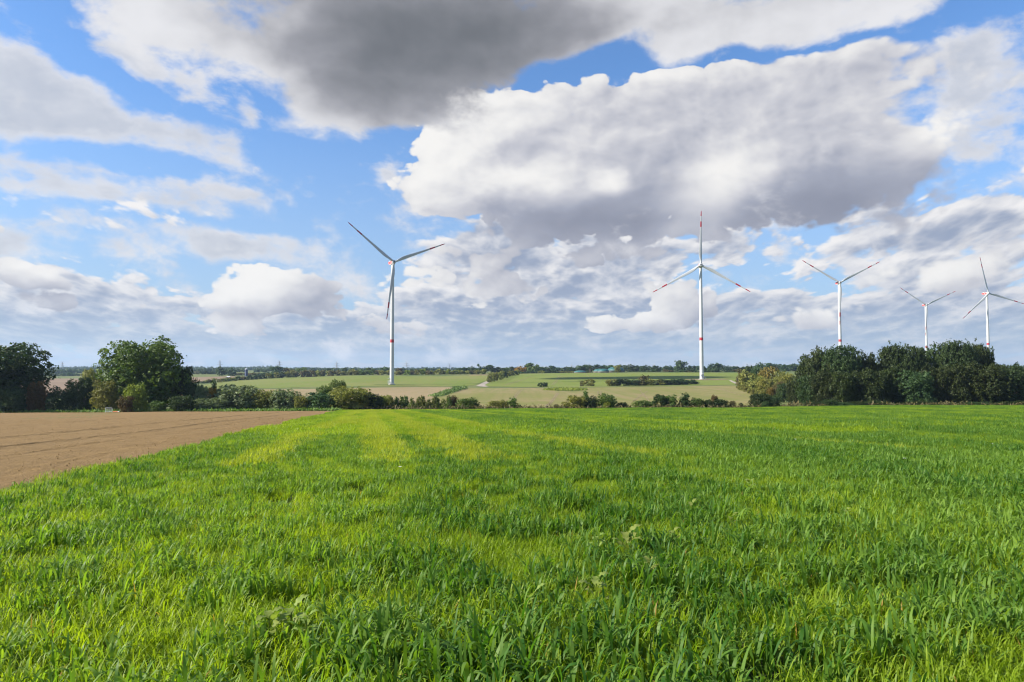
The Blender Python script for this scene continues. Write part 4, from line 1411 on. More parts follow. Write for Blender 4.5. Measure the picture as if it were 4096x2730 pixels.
def base_gear(root, ang, kind):
    """Door, platform and stairs at the foot of a tower; ang is the local direction of the door."""
    def put(mb, name, mat, parent=None):
        o = mb.build(name, mat, parent or root)
        o.rotation_euler = (0, 0, ang)
        return o
    d = MB()
    d.box((0, -2.1, 3.6), (1.05, 0.25, 2.3))
    door = put(d, "door", M["grey"])
    p = MB()
    p.box((0, -3.0, 2.35), (2.0, 1.8, 0.14))
    for sx in (-.9, .9):
        p.box((sx, -3.8, 1.1), (0.1, 0.1, 2.5))
    for sx in (-1, 1):
        p.tube([(sx, -2.2, 3.4), (sx, -3.9, 3.4)], 0.05, 5)
        p.tube([(sx, -3.9, 2.4), (sx, -3.9, 3.4)], 0.05, 5)
    put(p, "platform", M["galv"])
    s = MB()
    for i in range(9):
        s.box((1.3 + 0.3 * i, -3.2, 2.2 - 0.27 * i), (0.3, 1.0, 0.05))
    for yy in (-2.7, -3.7):
        s.tube([(1.0, yy, 2.3), (3.9, yy, -0.2)], 0.07, 5)
        s.tube([(1.0, yy, 3.4), (3.9, yy, 0.9)], 0.05, 5)
    put(s, "stair", M["galv"])
    c = MB()
    c.box((0, -2.9, 5.5), (2.0, 1.7, 0.5), 0, 0.8)
    put(c, "canopy", M["white"])
    if kind:
        b = MB()
        b.box((-0.5, -2.7, 8.0), (1.3, 1.1, 1.8))
        b.box((-1.4, -2.6, 3.9), (0.9, 1.0, 1.4))
        b.box((0.2, -2.55, 6.4), (1.2, 0.8, 1.0))
        put(b, "cabinet", M["galv"])


base_gear(TR[0], R(-100), 0)
base_gear(TR[1], R(12), 1)
for tr in TR[2:]:
    base_gear(tr, R(20), 0)


def blobpoly(c, rx, ry, n=26, seed=0):
    rng = random.Random(seed)
    return [(c[0] + rx * math.cos(a) * rng.uniform(.85, 1.1), c[1] + ry * math.sin(a) * rng.uniform(.85, 1.1)) for a in [2 * math.pi * k / n for k in range(n)]]


drape("bare_soil_pad", blobpoly((TR[1].location.x + 4, TR[1].location.y - 2), 24, 11, 26, 2), M["tramline"], 0.3, 3)
drape("rough_grass_pad", blobpoly((TR[0].location.x + 6, TR[0].location.y - 4), 24, 12, 26, 5), M["grassbank"], 0.3, 3)


# ------------------------------------------------------------------ farm objects far off
def dome(L, R_, top, d, lab):
    v = pdir((L + R_) / 2, top)
    x = v[0] * d
    r = (R_ - L) / 2 / F * d
    zg = float(H(x, d))
    ztop = EYE + v[2] * d
    hd = min(r * 0.85, max(2.0, (ztop - zg) * 0.72))
    root = empty("biogas_dome", (x, d, ztop - hd))
    tag(root, lab, "gas dome", "green biogas domes")
    a = [math.pi / 2 * k / 9 for k in range(10)]
    MB().lathe([(r * math.cos(t) ** 0.9 if t < 1.56 else 0.02, hd * math.sin(t)) for t in a], 40).build("membrane", M["teal"], root, True)
    MB().lathe([(r * 1.01, -max(3.0, ztop - hd - zg + 1)), (r * 1.01, -0.1), (r * 1.03, -0.1), (r * 1.03, 0.1)], 40).build("wall", M["concrete"], root, True)


dome(2296, 2346, 1482.5, 985, "lowest green dome, left of the two brown posts")
dome(2374, 2418, 1476, 1005, "small green dome half hidden behind another dome")
dome(2391, 2436, 1475.5, 985, "medium green dome left of the largest green dome")
dome(2430, 2497, 1467.5, 1000, "largest green dome with a yellowish tree in front")
for px, tp, lab in ((2357, 1475, "left brown post beside the green domes"), (2361, 1477, "right brown post beside the green domes")):
    v = pdir(px, tp)
    d = 990
    zg = float(H(v[0] * d, d))
    o = MB().tube([(0, 0, -0.5), (0, 0, EYE + v[2] * d - zg)], [0.28, 0.22], 7).build("wooden_post", M["wood"])
    o.location = (v[0] * d, d, zg)
    tag(o, lab, "post", "posts beside the domes")


def silo():
    d = 1050
    v = pdir(985.5, 1475)
    x = v[0] * d
    zg = float(H(x, d))
    zt = EYE + v[2] * d
    r = 11.5 / 2 / F * d
    root = empty("silo", (x, d, zg))
    tag(root, "dark blue tower silo with a white domed cap", "silo")
    h = zt - zg
    s = MB()
    s.lathe([(r, -1), (r, h - 1.3)], 24, cap=False)
    for k in range(1, 6):
        s.lathe([(r + .05, h * k / 6 - .08), (r + .05, h * k / 6 + .08)], 24, cap=False)
    s.build("body", M["silo"], root, True)
    MB().lathe([(r + .08, h - 1.35), (r + .05, h - 0.9), (r * .7, h - 0.3), (r * .25, h), (0.02, h + .03)], 24).build("cap", M["roof"], root, True)
    l = MB()
    for sx in (-.25, .25):
        l.tube([(sx, -r - .2, 0), (sx, -r - .2, h - 1)], 0.05, 4)
    for k in range(int(h / 0.6)):
        l.tube([(-.25, -r - .2, .3 + k * .6), (.25, -r - .2, .3 + k * .6)], 0.04, 4)
    l.build("ladder", M["galv"], root)


silo()


def shed(L, R_, top, bottom, d, lab):
    v = pdir((L + R_) / 2, top)
    x = v[0] * d
    zt = EYE + v[2] * d
    g_ = hit((L + R_) / 2, bottom, d * 0.85)
    d = g_.y
    x = g_.x
    zt = EYE + v[2] * d
    zg = g_.z - 0.1
    w = (R_ - L) / F * d
    root = empty("farm_shed", (x, d, zg))
    tag(root, lab, "shed", "small pale sheds among the far trees")
    h = max(1.8, zt - zg)
    MB().box((0, 0, h * 0.5 - .3), (w * 0.92, w * 0.7, h - 0.6)).build("wall", M["wood"], root)
    rf = MB()
    rf.add([(-w / 2, -w * .42, h - .9), (w / 2, -w * .42, h - .9), (w / 2, 0, h + .1), (-w / 2, 0, h + .1), (w / 2, w * .42, h - .9), (-w / 2, w * .42, h - .9)],
           [(0, 1, 2, 3), (3, 2, 4, 5), (0, 3, 5), (1, 4, 2), (0, 5, 4, 1)])
    rf.build("roof", M["roof"], root)
    MB().box((0, -w * .36, h * .35), (w * .22, .12, h * .55)).build("door", M["grey"], root)


shed(908, 920, 1508, 1511.2, 760, "small pale roof left of the silo, above the far hedge")
shed(1102, 1112, 1495.5, 1499, 930, "small pale roof right of the silo, among dark trees")


def make_pylon():
    root = empty("electricity_pylon", (0, 0, 0))
    tag(root, "", "pylon", "pylons on the horizon")
    m = MB()
    w0, w1 = 4.2, 0.75
    hh = 46.0
    lv = [0, 9, 16, 22, 27, 31.5, 35.5, 39]

    def cor(z):
        k = (w0 + (w1 - w0) * z / 39.0)
        return [(-k, -k, z), (k, -k, z), (k, k, z), (-k, k, z)]
    for i in range(len(lv) - 1):
        a, b = cor(lv[i]), cor(lv[i + 1])
        for k in range(4):
            m.tube([a[k], b[k]], 0.42, 4)
            m.tube([a[k], b[(k + 1) % 4]], 0.26, 4)
            m.tube([a[(k + 1) % 4], b[k]], 0.26, 4)
    m.build("lattice_mast", M["grey"], root)
    for z, w in ((27.0, 13.5), (35.5, 9.5)):
        c = MB()
        for s in (-1, 1):
            for yy in (-.8, .8):
                c.tube([(0, yy, z), (s * w, 0, z + 0.4)], 0.34, 4)
                c.tube([(0, yy, z + 2.2), (s * w, 0, z + 0.5)], 0.3, 4)
            for t in (.3, .6):
                c.tube([(s * w * t, 0, z), (s * w * t, 0, z + 2.0 * (1 - t) + .4)], 0.24, 4)
            for t in (.45, 1.0):
                c.tube([(s * w * t, 0, z), (s * w * t, 0, z - 2.6)], 0.22, 4)
        c.build("crossarm", M["grey"], root)
    for s in (-1, 1):
        h = MB()
        for yy in (-.7, .7):
            h.tube([(s * 0.7, yy, 39), (s * 4.6, 0, hh)], 0.32, 4)
        h.tube([(s * -0.5, 0, 39), (s * 4.6, 0, hh)], 0.26, 4)
        h.build("earth_wire_peak", M["grey"], root)
    return root


PYL = [(250, 1445, 2750, "leftmost pylon on the horizon, left of the largest tree"), (880, 1439, 2600, "pylon left of the silo on the horizon"),
       (1118, 1440, 2600, "pylon right of the silo on the horizon"), (1347, 1445, 2650, "pylon half way between silo and first turbine"),
       (1626, 1446, 2750, "pylon just right of the first turbine's tower"), (1797, 1452, 3000, "second pylon right of the first turbine, above conifers"),
       (1948, 1456, 3200, "faint pylon left of the roadside hedge"), (2076, 1458, 3300, "faint pylon peeping over the orange-brown tree"), (2287, 1454, 3500, "very faint pylon right of the large round tree"),
       (2617, 1455, 3600, "very faint pylon left of the second turbine")]
pp = make_pylon()
pyl = []
for i, (px, tp, d, lab) in enumerate(PYL):
    o = pp if i == 0 else copy_tree(pp)
    o["label"] = lab
    v = pdir(px, tp)
    x = v[0] * d
    o.location = (x, d, EYE + v[2] * d - 46.0)
    o.rotation_euler = (0, 0, PR.uniform(-.25, .25))
    pyl.append(o)

# ------------------------------------------------------------------ small things at the field edge
def gate():
    d = 187.5
    v = pdir(435, 1644)
    x = v[0] * d
    root = empty("metal_gate", (x, d, float(H(x, d))))
    tag(root, "small pale metal gate frame standing before the lime green small tree", "gate")
    w, h = 1.85, 1.25
    f = MB()
    f.tube([(-w / 2, 0, -.1), (-w / 2, 0, h)], .05, 6)
    f.tube([(w / 2, 0, -.1), (w / 2, 0, h)], .05, 6)
    f.tube([(-w / 2, 0, h), (w / 2, 0, h)], .05, 6)
    f.tube([(-w / 2, 0, .2), (w / 2, 0, .2)], .05, 6)
    f.build("frame", M["roof"], root)
    b = MB()
    for k in range(1, 9):
        b.tube([(-w / 2 + w * k / 9, 0, .2), (-w / 2 + w * k / 9, 0, h)], .014, 5)
    for z in (.5, .85):
        b.tube([(-w / 2, 0, z), (w / 2, 0, z)], .014, 5)
    b.build("wire_mesh", M["galv"], root)
    p = MB().tube([(x + 1.2, d - .1, float(H(x + 1.2, d)) + .28), (x + 2.7, d - .3, float(H(x + 2.7, d)) + .26)], .11, 8)
    po = p.build("barrier_pole", M["orange"])
    q = MB()
    q.tube([(x + 2.7, d - .3, float(H(x + 2.7, d)) + .26), (x + 3.1, d - .35, float(H(x + 3.1, d)) + .25)], .115, 8)
    q.build("pole_end", M["roof"], po)
    tag(po, "orange and white pole lying beside the small metal gate", "pole")


gate()


def stake(px, top, base, d0, lab):
    g = hit(px, base, d0)
    h = (base - top) / F * g.y
    root = empty("marker_post", g)
    tag(root, lab, "post")
    MB().tube([(0, 0, -.2), (0, 0, h * .8)], h * .07, 8).build("shaft", M["roof"], root)
    MB().lathe([(h * .11, h * .8), (h * .11, h * .97), (h * .04, h)], 8).build("cap", M["roof"], root)


stake(1757, 1577, 1582.5, 220, "small white marker post at the lower end of the grassy bank")


# grassy bank between the stubble and the young crop
def bank():
    a = pxpoly([(1742, 1588), (1786, 1574), (1815, 1566), (1856, 1556)], 220)
    rng = np.random.default_rng(3)
    P = [Vector(p[:2]) for p in a]
    C = []
    for i in range(len(P) - 1):
        n = 900
        t = rng.random(n)
        x = P[i].x + (P[i + 1].x - P[i].x) * t + rng.normal(0, 1.8, n)
        y = P[i].y + (P[i + 1].y - P[i].y) * t + rng.normal(0, 2.2, n)
        hh = (1.1 + 1.1 * i / 2) * np.abs(rng.normal(0.55, 0.3, n))
        C.append(np.column_stack([x, y, H(x, y) + hh]))
    C = np.concatenate(C)
    V, Qd = leaf_cloud(rng, C, np.tile([0, -.4, .9], (len(C), 1)), 0.55, 1.6, 1.0)
    me = np_mesh("bank_grass", V, Qd, [LEAF["mid"]], False, np.repeat(rng.random(len(C)), 4))
    tag(link(bpy.data.objects.new("bank_grass", me)), "tall green grass along the bank between stubble and young crop", "grass", None, "stuff")
    # the hollow's tall grass
    c = hit(2262, 1561)
    n = 2600
    ang = rng.random(n) * 6.283
    r = np.sqrt(rng.random(n))
    x = c.x + 16 * r * np.cos(ang)
    y = c.y + 24 * r * np.sin(ang)
    C = np.column_stack([x, y, H(x, y) + np.abs(rng.normal(0.5, 0.3, n))])
    V, Qd = leaf_cloud(rng, C, np.tile([0, -.4, .9], (n, 1)), 0.6, 1.6, 1.0)
    me = np_mesh("hollow_grass", V, Qd, [LEAF["lime"]], False, np.repeat(rng.random(n), 4))
    tag(link(bpy.data.objects.new("hollow_grass", me)), "oval patch of tall wild grass in the middle of the far fields", "grass", None, "stuff")


bank()


# ------------------------------------------------------------------ the crop
def blades(rng, bx, by, n, length, width, th0, bend, segs, zstem=0.0, stem_h=0.0):
    """n arching leaves; returns vertices, quads, per-vertex tint."""
    phi = rng.random(n) * 6.2832
    Ln = length * rng.uniform(0.65, 1.25, n)
    w = width * rng.uniform(0.7, 1.25, n)
    t0 = np.abs(rng.normal(th0, th0 * 0.5, n))
    bd = np.maximum(0.1, rng.normal(bend, bend * 0.45, n))
    pw = rng.uniform(2.0, 4.2, n)
    z0 = zstem + stem_h * rng.random(n)
    x, y, z = bx.copy(), by.copy(), z0.copy()
    tw = rng.uniform(-0.9, 0.9, n)
    Vs = []
    tin = rng.random(n)
    for k in range(segs + 1):
        s = k / segs
        ang = t0 + bd * s ** pw
        ww = w * (0.62 + 0.75 * s - 1.0 * s * s) * (1.0 if k < segs else 0.0) + (0.0004 if k == segs else 0)
        if k == segs:
            ww = w * 0.04
        dirx, diry = np.cos(phi), np.sin(phi)
        a2 = tw * s
        sx, sy = -diry * np.cos(a2), dirx * np.cos(a2)
        sz = np.sin(a2) * 0.8
        Vs.append(np.stack([np.column_stack([x - sx * ww, y - sy * ww, z - sz * ww]), np.column_stack([x + sx * ww, y + sy * ww, z + sz * ww])], 1))
        st = Ln / segs
        x = x + dirx * np.sin(ang) * st
        y = y + diry * np.sin(ang) * st
        z = z + np.cos(ang) * st
    V = np.stack(Vs, 1)                      # n, segs+1, 2, 3
    V[..., 2] = np.maximum(V[..., 2], 0.0)
    base = (np.arange(n) * (segs + 1) * 2)[:, None]
    k = np.arange(segs)[None, :]
    Qd = np.stack([base + 2 * k, base + 2 * k + 1, base + 2 * k + 3, base + 2 * k + 2], -1).reshape(-1, 4)
    return V.reshape(-1, 3), Qd, np.repeat(tin, (segs + 1) * 2)


def crop_mat(name, c1, c2, dry, trans, rough, spec):
    m, N, b = new_mat(name)
    at_ = N.n("ShaderNodeAttribute", attribute_name="tint")
    g = N.n("ShaderNodeNewGeometry")
    oi = N.n("ShaderNodeObjectInfo")
    big = N.noise(N.mapping(oi.outputs["Location"], rot=(0, 0, ROW_AZ), scale=(0.28, 0.03, 0.0)), 1.0, 4, 0.6)
    f = N.math("ADD", N.math("MULTIPLY", at_.outputs["Fac"], 0.6), N.math("MULTIPLY", N.mapr(big, 0.36, 0.64), 0.4))
    col = N.mix(f, c1, c2)
    col = N.mix(N.mapr(at_.outputs["Fac"], 0.9965, 0.9975), col, dry)
    N.link(col, b.inputs["Base Color"])
    b.inputs["Roughness"].default_value = rough
    b.inputs["Specular IOR Level"].default_value = spec
    tr = N.n("ShaderNodeBsdfTranslucent")
    N.link(N.mix(1.0, col, (1.7, 1.65, 0.45), "MULTIPLY"), tr.inputs[0])
    ms = N.n("ShaderNodeMixShader")
    ms.inputs[0].default_value = trans
    N.link(b.outputs[0], ms.inputs[1])
    N.link(tr.outputs[0], ms.inputs[2])
    out = [x for x in N.t.nodes if x.type == "OUTPUT_MATERIAL"][0]
    N.link(ms.outputs[0], out.inputs[0])
    return m


M["tall"] = crop_mat("cereal_leaf", (0.028, 0.105, 0.012), (0.185, 0.290, 0.042), (0.30, 0.20, 0.05), 0.48, 0.5, 0.22)
M["short"] = crop_mat("young_leaf", (0.130, 0.215, 0.010), (0.245, 0.335, 0.022), (0.40, 0.25, 0.07), 0.50, 0.5, 0.25)
M["thin"] = crop_mat("thin_leaf", (0.192, 0.240, 0.018), (0.310, 0.362, 0.042), (0.30, 0.19, 0.05), 0.50, 0.5, 0.2)

PROTO = bpy.data.collections.new("crop_prototypes")      # not linked to the scene: only instanced
NP = 0


def proto_mesh(V, Qd, tint, mat):
    global NP
    me = np_mesh("crop_patch", V, Qd, [mat], True, tint)
    o = bpy.data.objects.new("p%03d" % NP, me)
    NP += 1
    PROTO.objects.link(o)


def clump(seed, rad, plants, leaves, length, width, th0, bend, segs, stem_h, mat):
    rng = np.random.default_rng(seed)
    a = rng.random(plants) * 6.2832
    r = np.sqrt(rng.random(plants)) * rad
    px = np.repeat(r * np.cos(a), leaves) + rng.normal(0, 0.012, plants * leaves)
    py = np.repeat(r * np.sin(a), leaves) + rng.normal(0, 0.012, plants * leaves)
    V, Qd, t = blades(rng, px, py, plants * leaves, length, width, th0, bend, segs, 0.0, stem_h)
    proto_mesh(V, Qd, t, mat)


for i in range(6):        # 0-5 tall leafy clumps
    clump(100 + i, 0.26, 19, 5, 0.235, 0.0115, 0.19, 2.4, 7, 0.17, M["tall"])
for i in range(5):        # 6-10 short fine growth, 1 m wide
    clump(200 + i, 0.62, 300, 3, 0.19, 0.0058, 0.32, 1.8, 5, 0.08, M["short"])
for i in range(4):        # 11-14 tall growth for the distance, coarser
    clump(300 + i, 0.80, 75, 5, 0.26, 0.015, 0.26, 2.2, 4, 0.17, M["tall"])
for i in range(4):        # 15-18 short growth for the distance
    clump(400 + i, 1.15, 330, 3, 0.20, 0.014, 0.38, 1.4, 3, 0.09, M["short"])


for i in range(3):        # 19-21 thin pale growth in the old wheel lines
    clump(500 + i, 0.60, 90, 3, 0.24, 0.011, 0.30, 1.4, 3, 0.09, M["thin"])


def vnoise(x, y, seed):
    """Smooth value noise in numpy."""
    def hsh(i, j):
        n = (i.astype(np.int64) * 374761393 + j.astype(np.int64) * 668265263 + seed * 974711) & 0x7fffffff
        n = ((n ^ (n >> 13)) * 1274126177) & 0x7fffffff
        return (n % 100003) / 100003.0
    i, j = np.floor(x), np.floor(y)
    fx, fy = x - i, y - j
    fx, fy = fx * fx * (3 - 2 * fx), fy * fy * (3 - 2 * fy)
    return (hsh(i, j) * (1 - fx) + hsh(i + 1, j) * fx) * (1 - fy) + (hsh(i, j + 1) * (1 - fx) + hsh(i + 1, j + 1) * fx) * fy


def _row_v(px, py):
    v_ = pdir(px, py)
    d_ = np.linspace(3.0, 150.0, 6000)
    k_ = int(np.argmax(EYE + v_[2] * d_ - H(v_[0] * d_, d_) - 0.3 <= 0))
    return v_[0] * d_[k_] * RN.x + d_[k_] * RN.y


# thin places along the drill rows: old wheel lines
TRAM = [(_row_v(1495, 1760), 0.45), (_row_v(1515, 1760), 0.35), (_row_v(1330, 1720), 0.35), (_row_v(1700, 1720), 0.40), (_row_v(1740, 1720), 0.35),
        (_row_v(2050, 1720), 0.30), (_row_v(1180, 1760), 0.3), (_row_v(2500, 1700), 0.35)]


def lush(x, y):
    """How thick and tall the crop stands: streaks along the drill rows and irregular patches."""
    v = x * RN.x + y * RN.y
    w = x * RV.x + y * RV.y
    st = vnoise(v / 2.0 + 50, w / 140.0 + 9, 1) * 0.40 + vnoise(v / 6.0 + 11, w / 220.0 + 3, 2) * 0.60
    st = np.clip(0.5 + 2.3 * (st - 0.5), 0, 1)
    pa = vnoise(x / 2.6 + 31, y / 3.4 + 7, 3) * 0.5 + vnoise(x / 8.0 + 5, y / 10.0 + 77, 4) * 0.5
    k = np.clip((np.hypot(x, y) - 6) / 16.0, 0, 1)
    f = pa * (0.75 - 0.62 * k) + st * (0.25 + 0.62 * k)
    side = np.clip((x * 0.9 + 1) / 22.0, -0.11, 0.055)          # a little thicker on the right
    fine = vnoise(x / 0.7 + 3, y / 0.9 + 8, 6) - 0.5
    for v0, dep in TRAM:
        f = f - 1.6 * dep * np.exp(-((v - v0) / (0.6 + w / 70.0)) ** 2) * np.clip((w - 8) / 10.0, 0, 1)
    return f + side * (1 - 0.5 * k) + 0.22 * fine * (1 - 0.8 * k)


def in_crop(x, y):
    v = x * RN.x + y * RN.y
    return (v > EDGE_V + 0.15 + 0.3 * (vnoise(x / 1.3, y / 1.3, 9) - .5)) & (y < FIELD_END) & (y > 1.4)


def build_crop():
    rng = np.random.default_rng(9)
    P, I, S, TL = [], [], [], []

    def scatter(y0, y1, dens, keep, ids, smin, smax, zoff=0.0):
        hw = lambda y: 0.80 * y + 4.0
        area = (hw(y0) + hw(y1)) * (y1 - y0)
        n = int(area * dens)
        y = y0 + (y1 - y0) * rng.random(n)
        # more room farther out
        ok = rng.random(n) < hw(y) / hw(y1)
        y = y[ok]
        x = (rng.random(len(y)) * 2 - 1) * hw(y)
        m = in_crop(x, y)
        x, y = x[m], y[m]
        L = lush(x, y)
        m = keep(L, rng.random(len(x)))
        x, y, L = x[m], y[m], L[m]
        z = H(x, y) + zoff
        P.append(np.column_stack([x, y, z]))
        I.append(rng.integers(ids[0], ids[1] + 1, len(x)))
        S.append(rng.uniform(smin, smax, len(x)) * (0.82 + 0.36 * np.clip(L, 0, 1)))
        TL.append(rng.normal(0, 0.05, (len(x), 2)))
    bands = [(1.4, 8), (8, 20), (20, 34)]
    for a, b in bands:
        k = 2.0 * (0.80 * b + 4) / ((0.8 * a + 4) + (0.8 * b + 4))
        scatter(a, b, 2.6 * k, lambda L, r: r < 2, (6, 10), 0.85, 1.2)
        scatter(a, b, 9.5 * k, lambda L, r: r < 0.45 + 0.55 * np.clip((L - 0.40) / 0.24, 0, 1), (0, 5), 0.82, 1.18)
    for a, b in [(34, 60), (60, 100), (100, 150), (150, FIELD_END)]:
        k = 2.0 * (0.80 * b + 4) / ((0.8 * a + 4) + (0.8 * b + 4))
        scatter(a, b, 0.62 * k, lambda L, r: r < 2, (15, 18), 0.9, 1.3)
        scatter(a, b, 1.1 * k, lambda L, r: r < 0.03 + 0.97 * np.clip((L - 0.27) / 0.24, 0, 1), (11, 14), 0.8, 1.15)
    for v0, dep in TRAM:
        w = np.arange(19.0, 205.0, 0.21)
        w = w[vnoise(w / 9.0 + v0 * 3.1, w * 0 + v0, 12) > 0.22]
        v = v0 + rng.normal(0, 0.16 + w / 420.0, len(w)) + 0.25 * np.sin(w / 17.0 + v0)
        x, y = RN.x * v + RV.x * w, RN.y * v + RV.y * w
        m = in_crop(x, y) & (y < FIELD_END - 1)
        x, y = x[m], y[m]
        P.append(np.column_stack([x, y, H(x, y)]))
        I.append(rng.integers(19, 22, len(x)))
        S.append(rng.uniform(0.8, 1.15, len(x)))
        TL.append(rng.normal(0, 0.05, (len(x), 2)))
    P = np.concatenate(P)
    I = np.concatenate(I)
    S = np.concatenate(S)
    TL = np.concatenate(TL)
    n = len(P)
    print("crop instances", n)
    me = bpy.data.meshes.new("green_crop")
    me.vertices.add(n)
    me.vertices.foreach_set("co", P.astype(np.float32).ravel())
    a = me.attributes.new("pick", "INT", "POINT"); a.data.foreach_set("value", I.astype(np.int32))
    a = me.attributes.new("size", "FLOAT", "POINT"); a.data.foreach_set("value", S.astype(np.float32))
    rot = np.column_stack([TL, rng.random(n) * 6.2832]).astype(np.float32)
    a = me.attributes.new("turn", "FLOAT_VECTOR", "POINT"); a.data.foreach_set("vector", rot.ravel())
    me.update()
    o = link(bpy.data.objects.new("green_crop", me))
    tag(o, "knee-high green cereal crop covering the whole foreground field", "crop", None, "stuff")
    ng = bpy.data.node_groups.new("crop_scatter", "GeometryNodeTree")
    ng.interface.new_socket("Geometry", in_out="INPUT", socket_type="NodeSocketGeometry")
    ng.interface.new_socket("Geometry", in_out="OUTPUT", socket_type="NodeSocketGeometry")
    nd = ng.nodes
    gi, go = nd.new("NodeGroupInput"), nd.new("NodeGroupOutput")
    ci = nd.new("GeometryNodeCollectionInfo")
    ci.inputs[0].default_value = PROTO
    ci.inputs[1].default_value = True
    ci.inputs[2].default_value = True
    iop = nd.new("GeometryNodeInstanceOnPoints")
    iop.inputs["Pick Instance"].default_value = True

    def attr(nm, ty):
        q = nd.new("GeometryNodeInputNamedAttribute")
        q.data_type = ty
        q.inputs[0].default_value = nm
        return [s for s in q.outputs if s.enabled and s.name == "Attribute"][0]
    ng.links.new(gi.outputs[0], iop.inputs["Points"])
    ng.links.new(ci.outputs[0], iop.inputs["Instance"])
    ng.links.new(attr("pick", "INT"), iop.inputs["Instance Index"])
    e2r = nd.new("FunctionNodeEulerToRotation")
    ng.links.new(attr("turn", "FLOAT_VECTOR"), e2r.inputs[0])
    ng.links.new(e2r.outputs[0], iop.inputs["Rotation"])
    ng.links.new(attr("size", "FLOAT"), iop.inputs["Scale"])
    ng.links.new(iop.outputs[0], go.inputs[0])
    md = o.modifiers.new("scatter", "NODES")
    md.node_group = ng
    return o


build_crop()
_c = drape("crop_floor", [(EDGE_V * RN.x + RV.x * w, EDGE_V * RN.y + RV.y * w) for w in (-14, 30, 90, 150, 196)] +
           [(180, FIELD_END), (175, 120), (90, 50), (40, 5), (30, -12)], M["cropsoil"], 0.02, 4)

# ------------------------------------------------------------------ broad-leaved weeds and white flowers in the crop
M["weed"] = leaf_mat("weed_leaves", (0.15, 0.22, 0.035), (0.27, 0.33, 0.08), 0.4, 0.5, 0.3)
M["petal"] = paint("white_petal", (0.75, 0.75, 0.70), 0.6)


def crop_point(px, py, hgt):
    v = pdir(px, py)
    d = np.linspace(2.0, 80.0, 4000)
    k = int(np.argmax(EYE + v[2] * d - H(v[0] * d, d) - hgt <= 0))
    return v[0] * d[k], d[k]


def weed(px, py, size, lab, seed):
    x, y = crop_point(px, py, 0.36)
    rng = np.random.default_rng(seed)
    root = empty("broadleaf_weed", (x, y, float(H(x, y))))
    tag(root, lab, "weed", "pale broad-leaved weeds in the crop")
    st = MB()
    n = 9
    V, Qd, tin = [], [], []
    for i in range(n):
        a = i * 2.4 + rng.uniform(-.4, .4)
        L = 0.5 * size * rng.uniform(0.75, 1.15)
        up = rng.uniform(0.7, 1.4)
        r = np.array([math.cos(a), math.sin(a)])
        p0 = np.array([0.0, 0.0, 0.12 + 0.22 * i / n])
        st.tube([(0, 0, 0.0), (0, 0, p0[2]), tuple(np.append(r * L * .25, p0[2] + L * .3 * up))], [.006, .006, .003], 5)
        m = 9
        sd = np.array([-r[1], r[0], 0.0])
        b = len(V)
        for k in range(m + 1):
            t = k / m
            c = np.append(r * L * (0.2 + 0.8 * t), p0[2] + L * (0.3 * up + 0.75 * up * t - 0.55 * t * t))
            w = L * 0.24 * math.sin(math.pi * min(1, 0.12 + t * 0.88)) ** 0.7 * (1 + 0.28 * math.sin(k * 2.6 + i)) + 0.002
            lift = 0.04 * L * math.sin(k * 1.9)
            V += [c - sd * w + [0, 0, 0.12 * w + lift], c + [0, 0, -0.1 * w], c + sd * w + [0, 0, 0.12 * w - lift]]
            tin += [rng.random() * .6 + .2] * 3
            if k:
                q = b + 3 * k
                Qd += [(q - 3, q - 2, q + 1, q), (q - 2, q - 1, q + 2, q + 1)]
    me = np_mesh("leaf_rosette", np.array(V), Qd, [M["weed"]], True, tin)
    link(bpy.data.objects.new("leaf_rosette", me), root)
    st.build("stem", M["weed"], root)


for k, (px, py, sz, lab) in enumerate([
    (2504, 2140, 0.34, "largest pale broad-leaved weed, right of the field's centre"), (2392, 2135, 0.20, "small pale weed left of the largest broad-leaved weed"),
    (2600, 2230, 0.22, "dark lobed weed just below right of the largest weed"), (2385, 2300, 0.26, "pale weed below left of the largest weed"),
    (2690, 2120, 0.20, "pale weed right of the largest broad-leaved weed"), (2768, 2010, 0.24, "pale weed above right of the largest weed"),
    (2925, 2060, 0.18, "small yellowish weed right of the field's centre"), (2995, 1925, 0.28, "pale weed in the middle distance right of centre"),
    (3600, 1905, 0.26, "pale yellowish weed in the middle distance near the right"), (3390, 2030, 0.18, "small weed in the crop at the right, below the yellowish one"),
    (1078, 2440, 0.26, "pale lobed weed in the left half of the near crop"), (1165, 2430, 0.24, "lobed weed just right of another pale weed in the left half"),
    (1225, 2455, 0.20, "smaller lobed weed at the right of the left weed group"), (2130, 2365, 0.18, "pale upright weed leaf low in the middle of the crop")]):
    weed(px, py, sz, lab, 50 + k)


def flower(px, py, lab):
    x, y = crop_point(px, py, 0.40)
    z = float(H(x, y))
    root = empty("white_flower", (x, y, z))
    tag(root, lab, "flower", "white flowers in the crop")
    MB().tube([(0, 0, 0), (0.01, 0, 0.2), (0, 0, 0.41)], [.004, .004, .003], 5).build("stem", M["weed"], root)
    p = MB()
    for k in range(7):
        a = k * 0.9
        c, s_ = math.cos(a), math.sin(a)
        p.add([(0, 0, .41), (.018 * c - .012 * s_, .018 * s_ + .012 * c, .425), (.042 * c, .042 * s_, .43), (.018 * c + .012 * s_, .018 * s_ - .012 * c, .425)], [(0, 1, 2, 3)])
    p.build("petals", M["petal"], root)


for px, py, lab in ((2768, 1757, "white flower in the crop below the cone-shaped dark tree"), (3182, 1760, "white flower in the crop below the left end of the wood"), (3618, 1838, "nearest white flower in the crop, right side"),
                    (3972, 1778, "white flower in the crop near the right edge"), (1600, 1872, "white flower in the crop below the first wind turbine")):
    flower(px, py, lab)


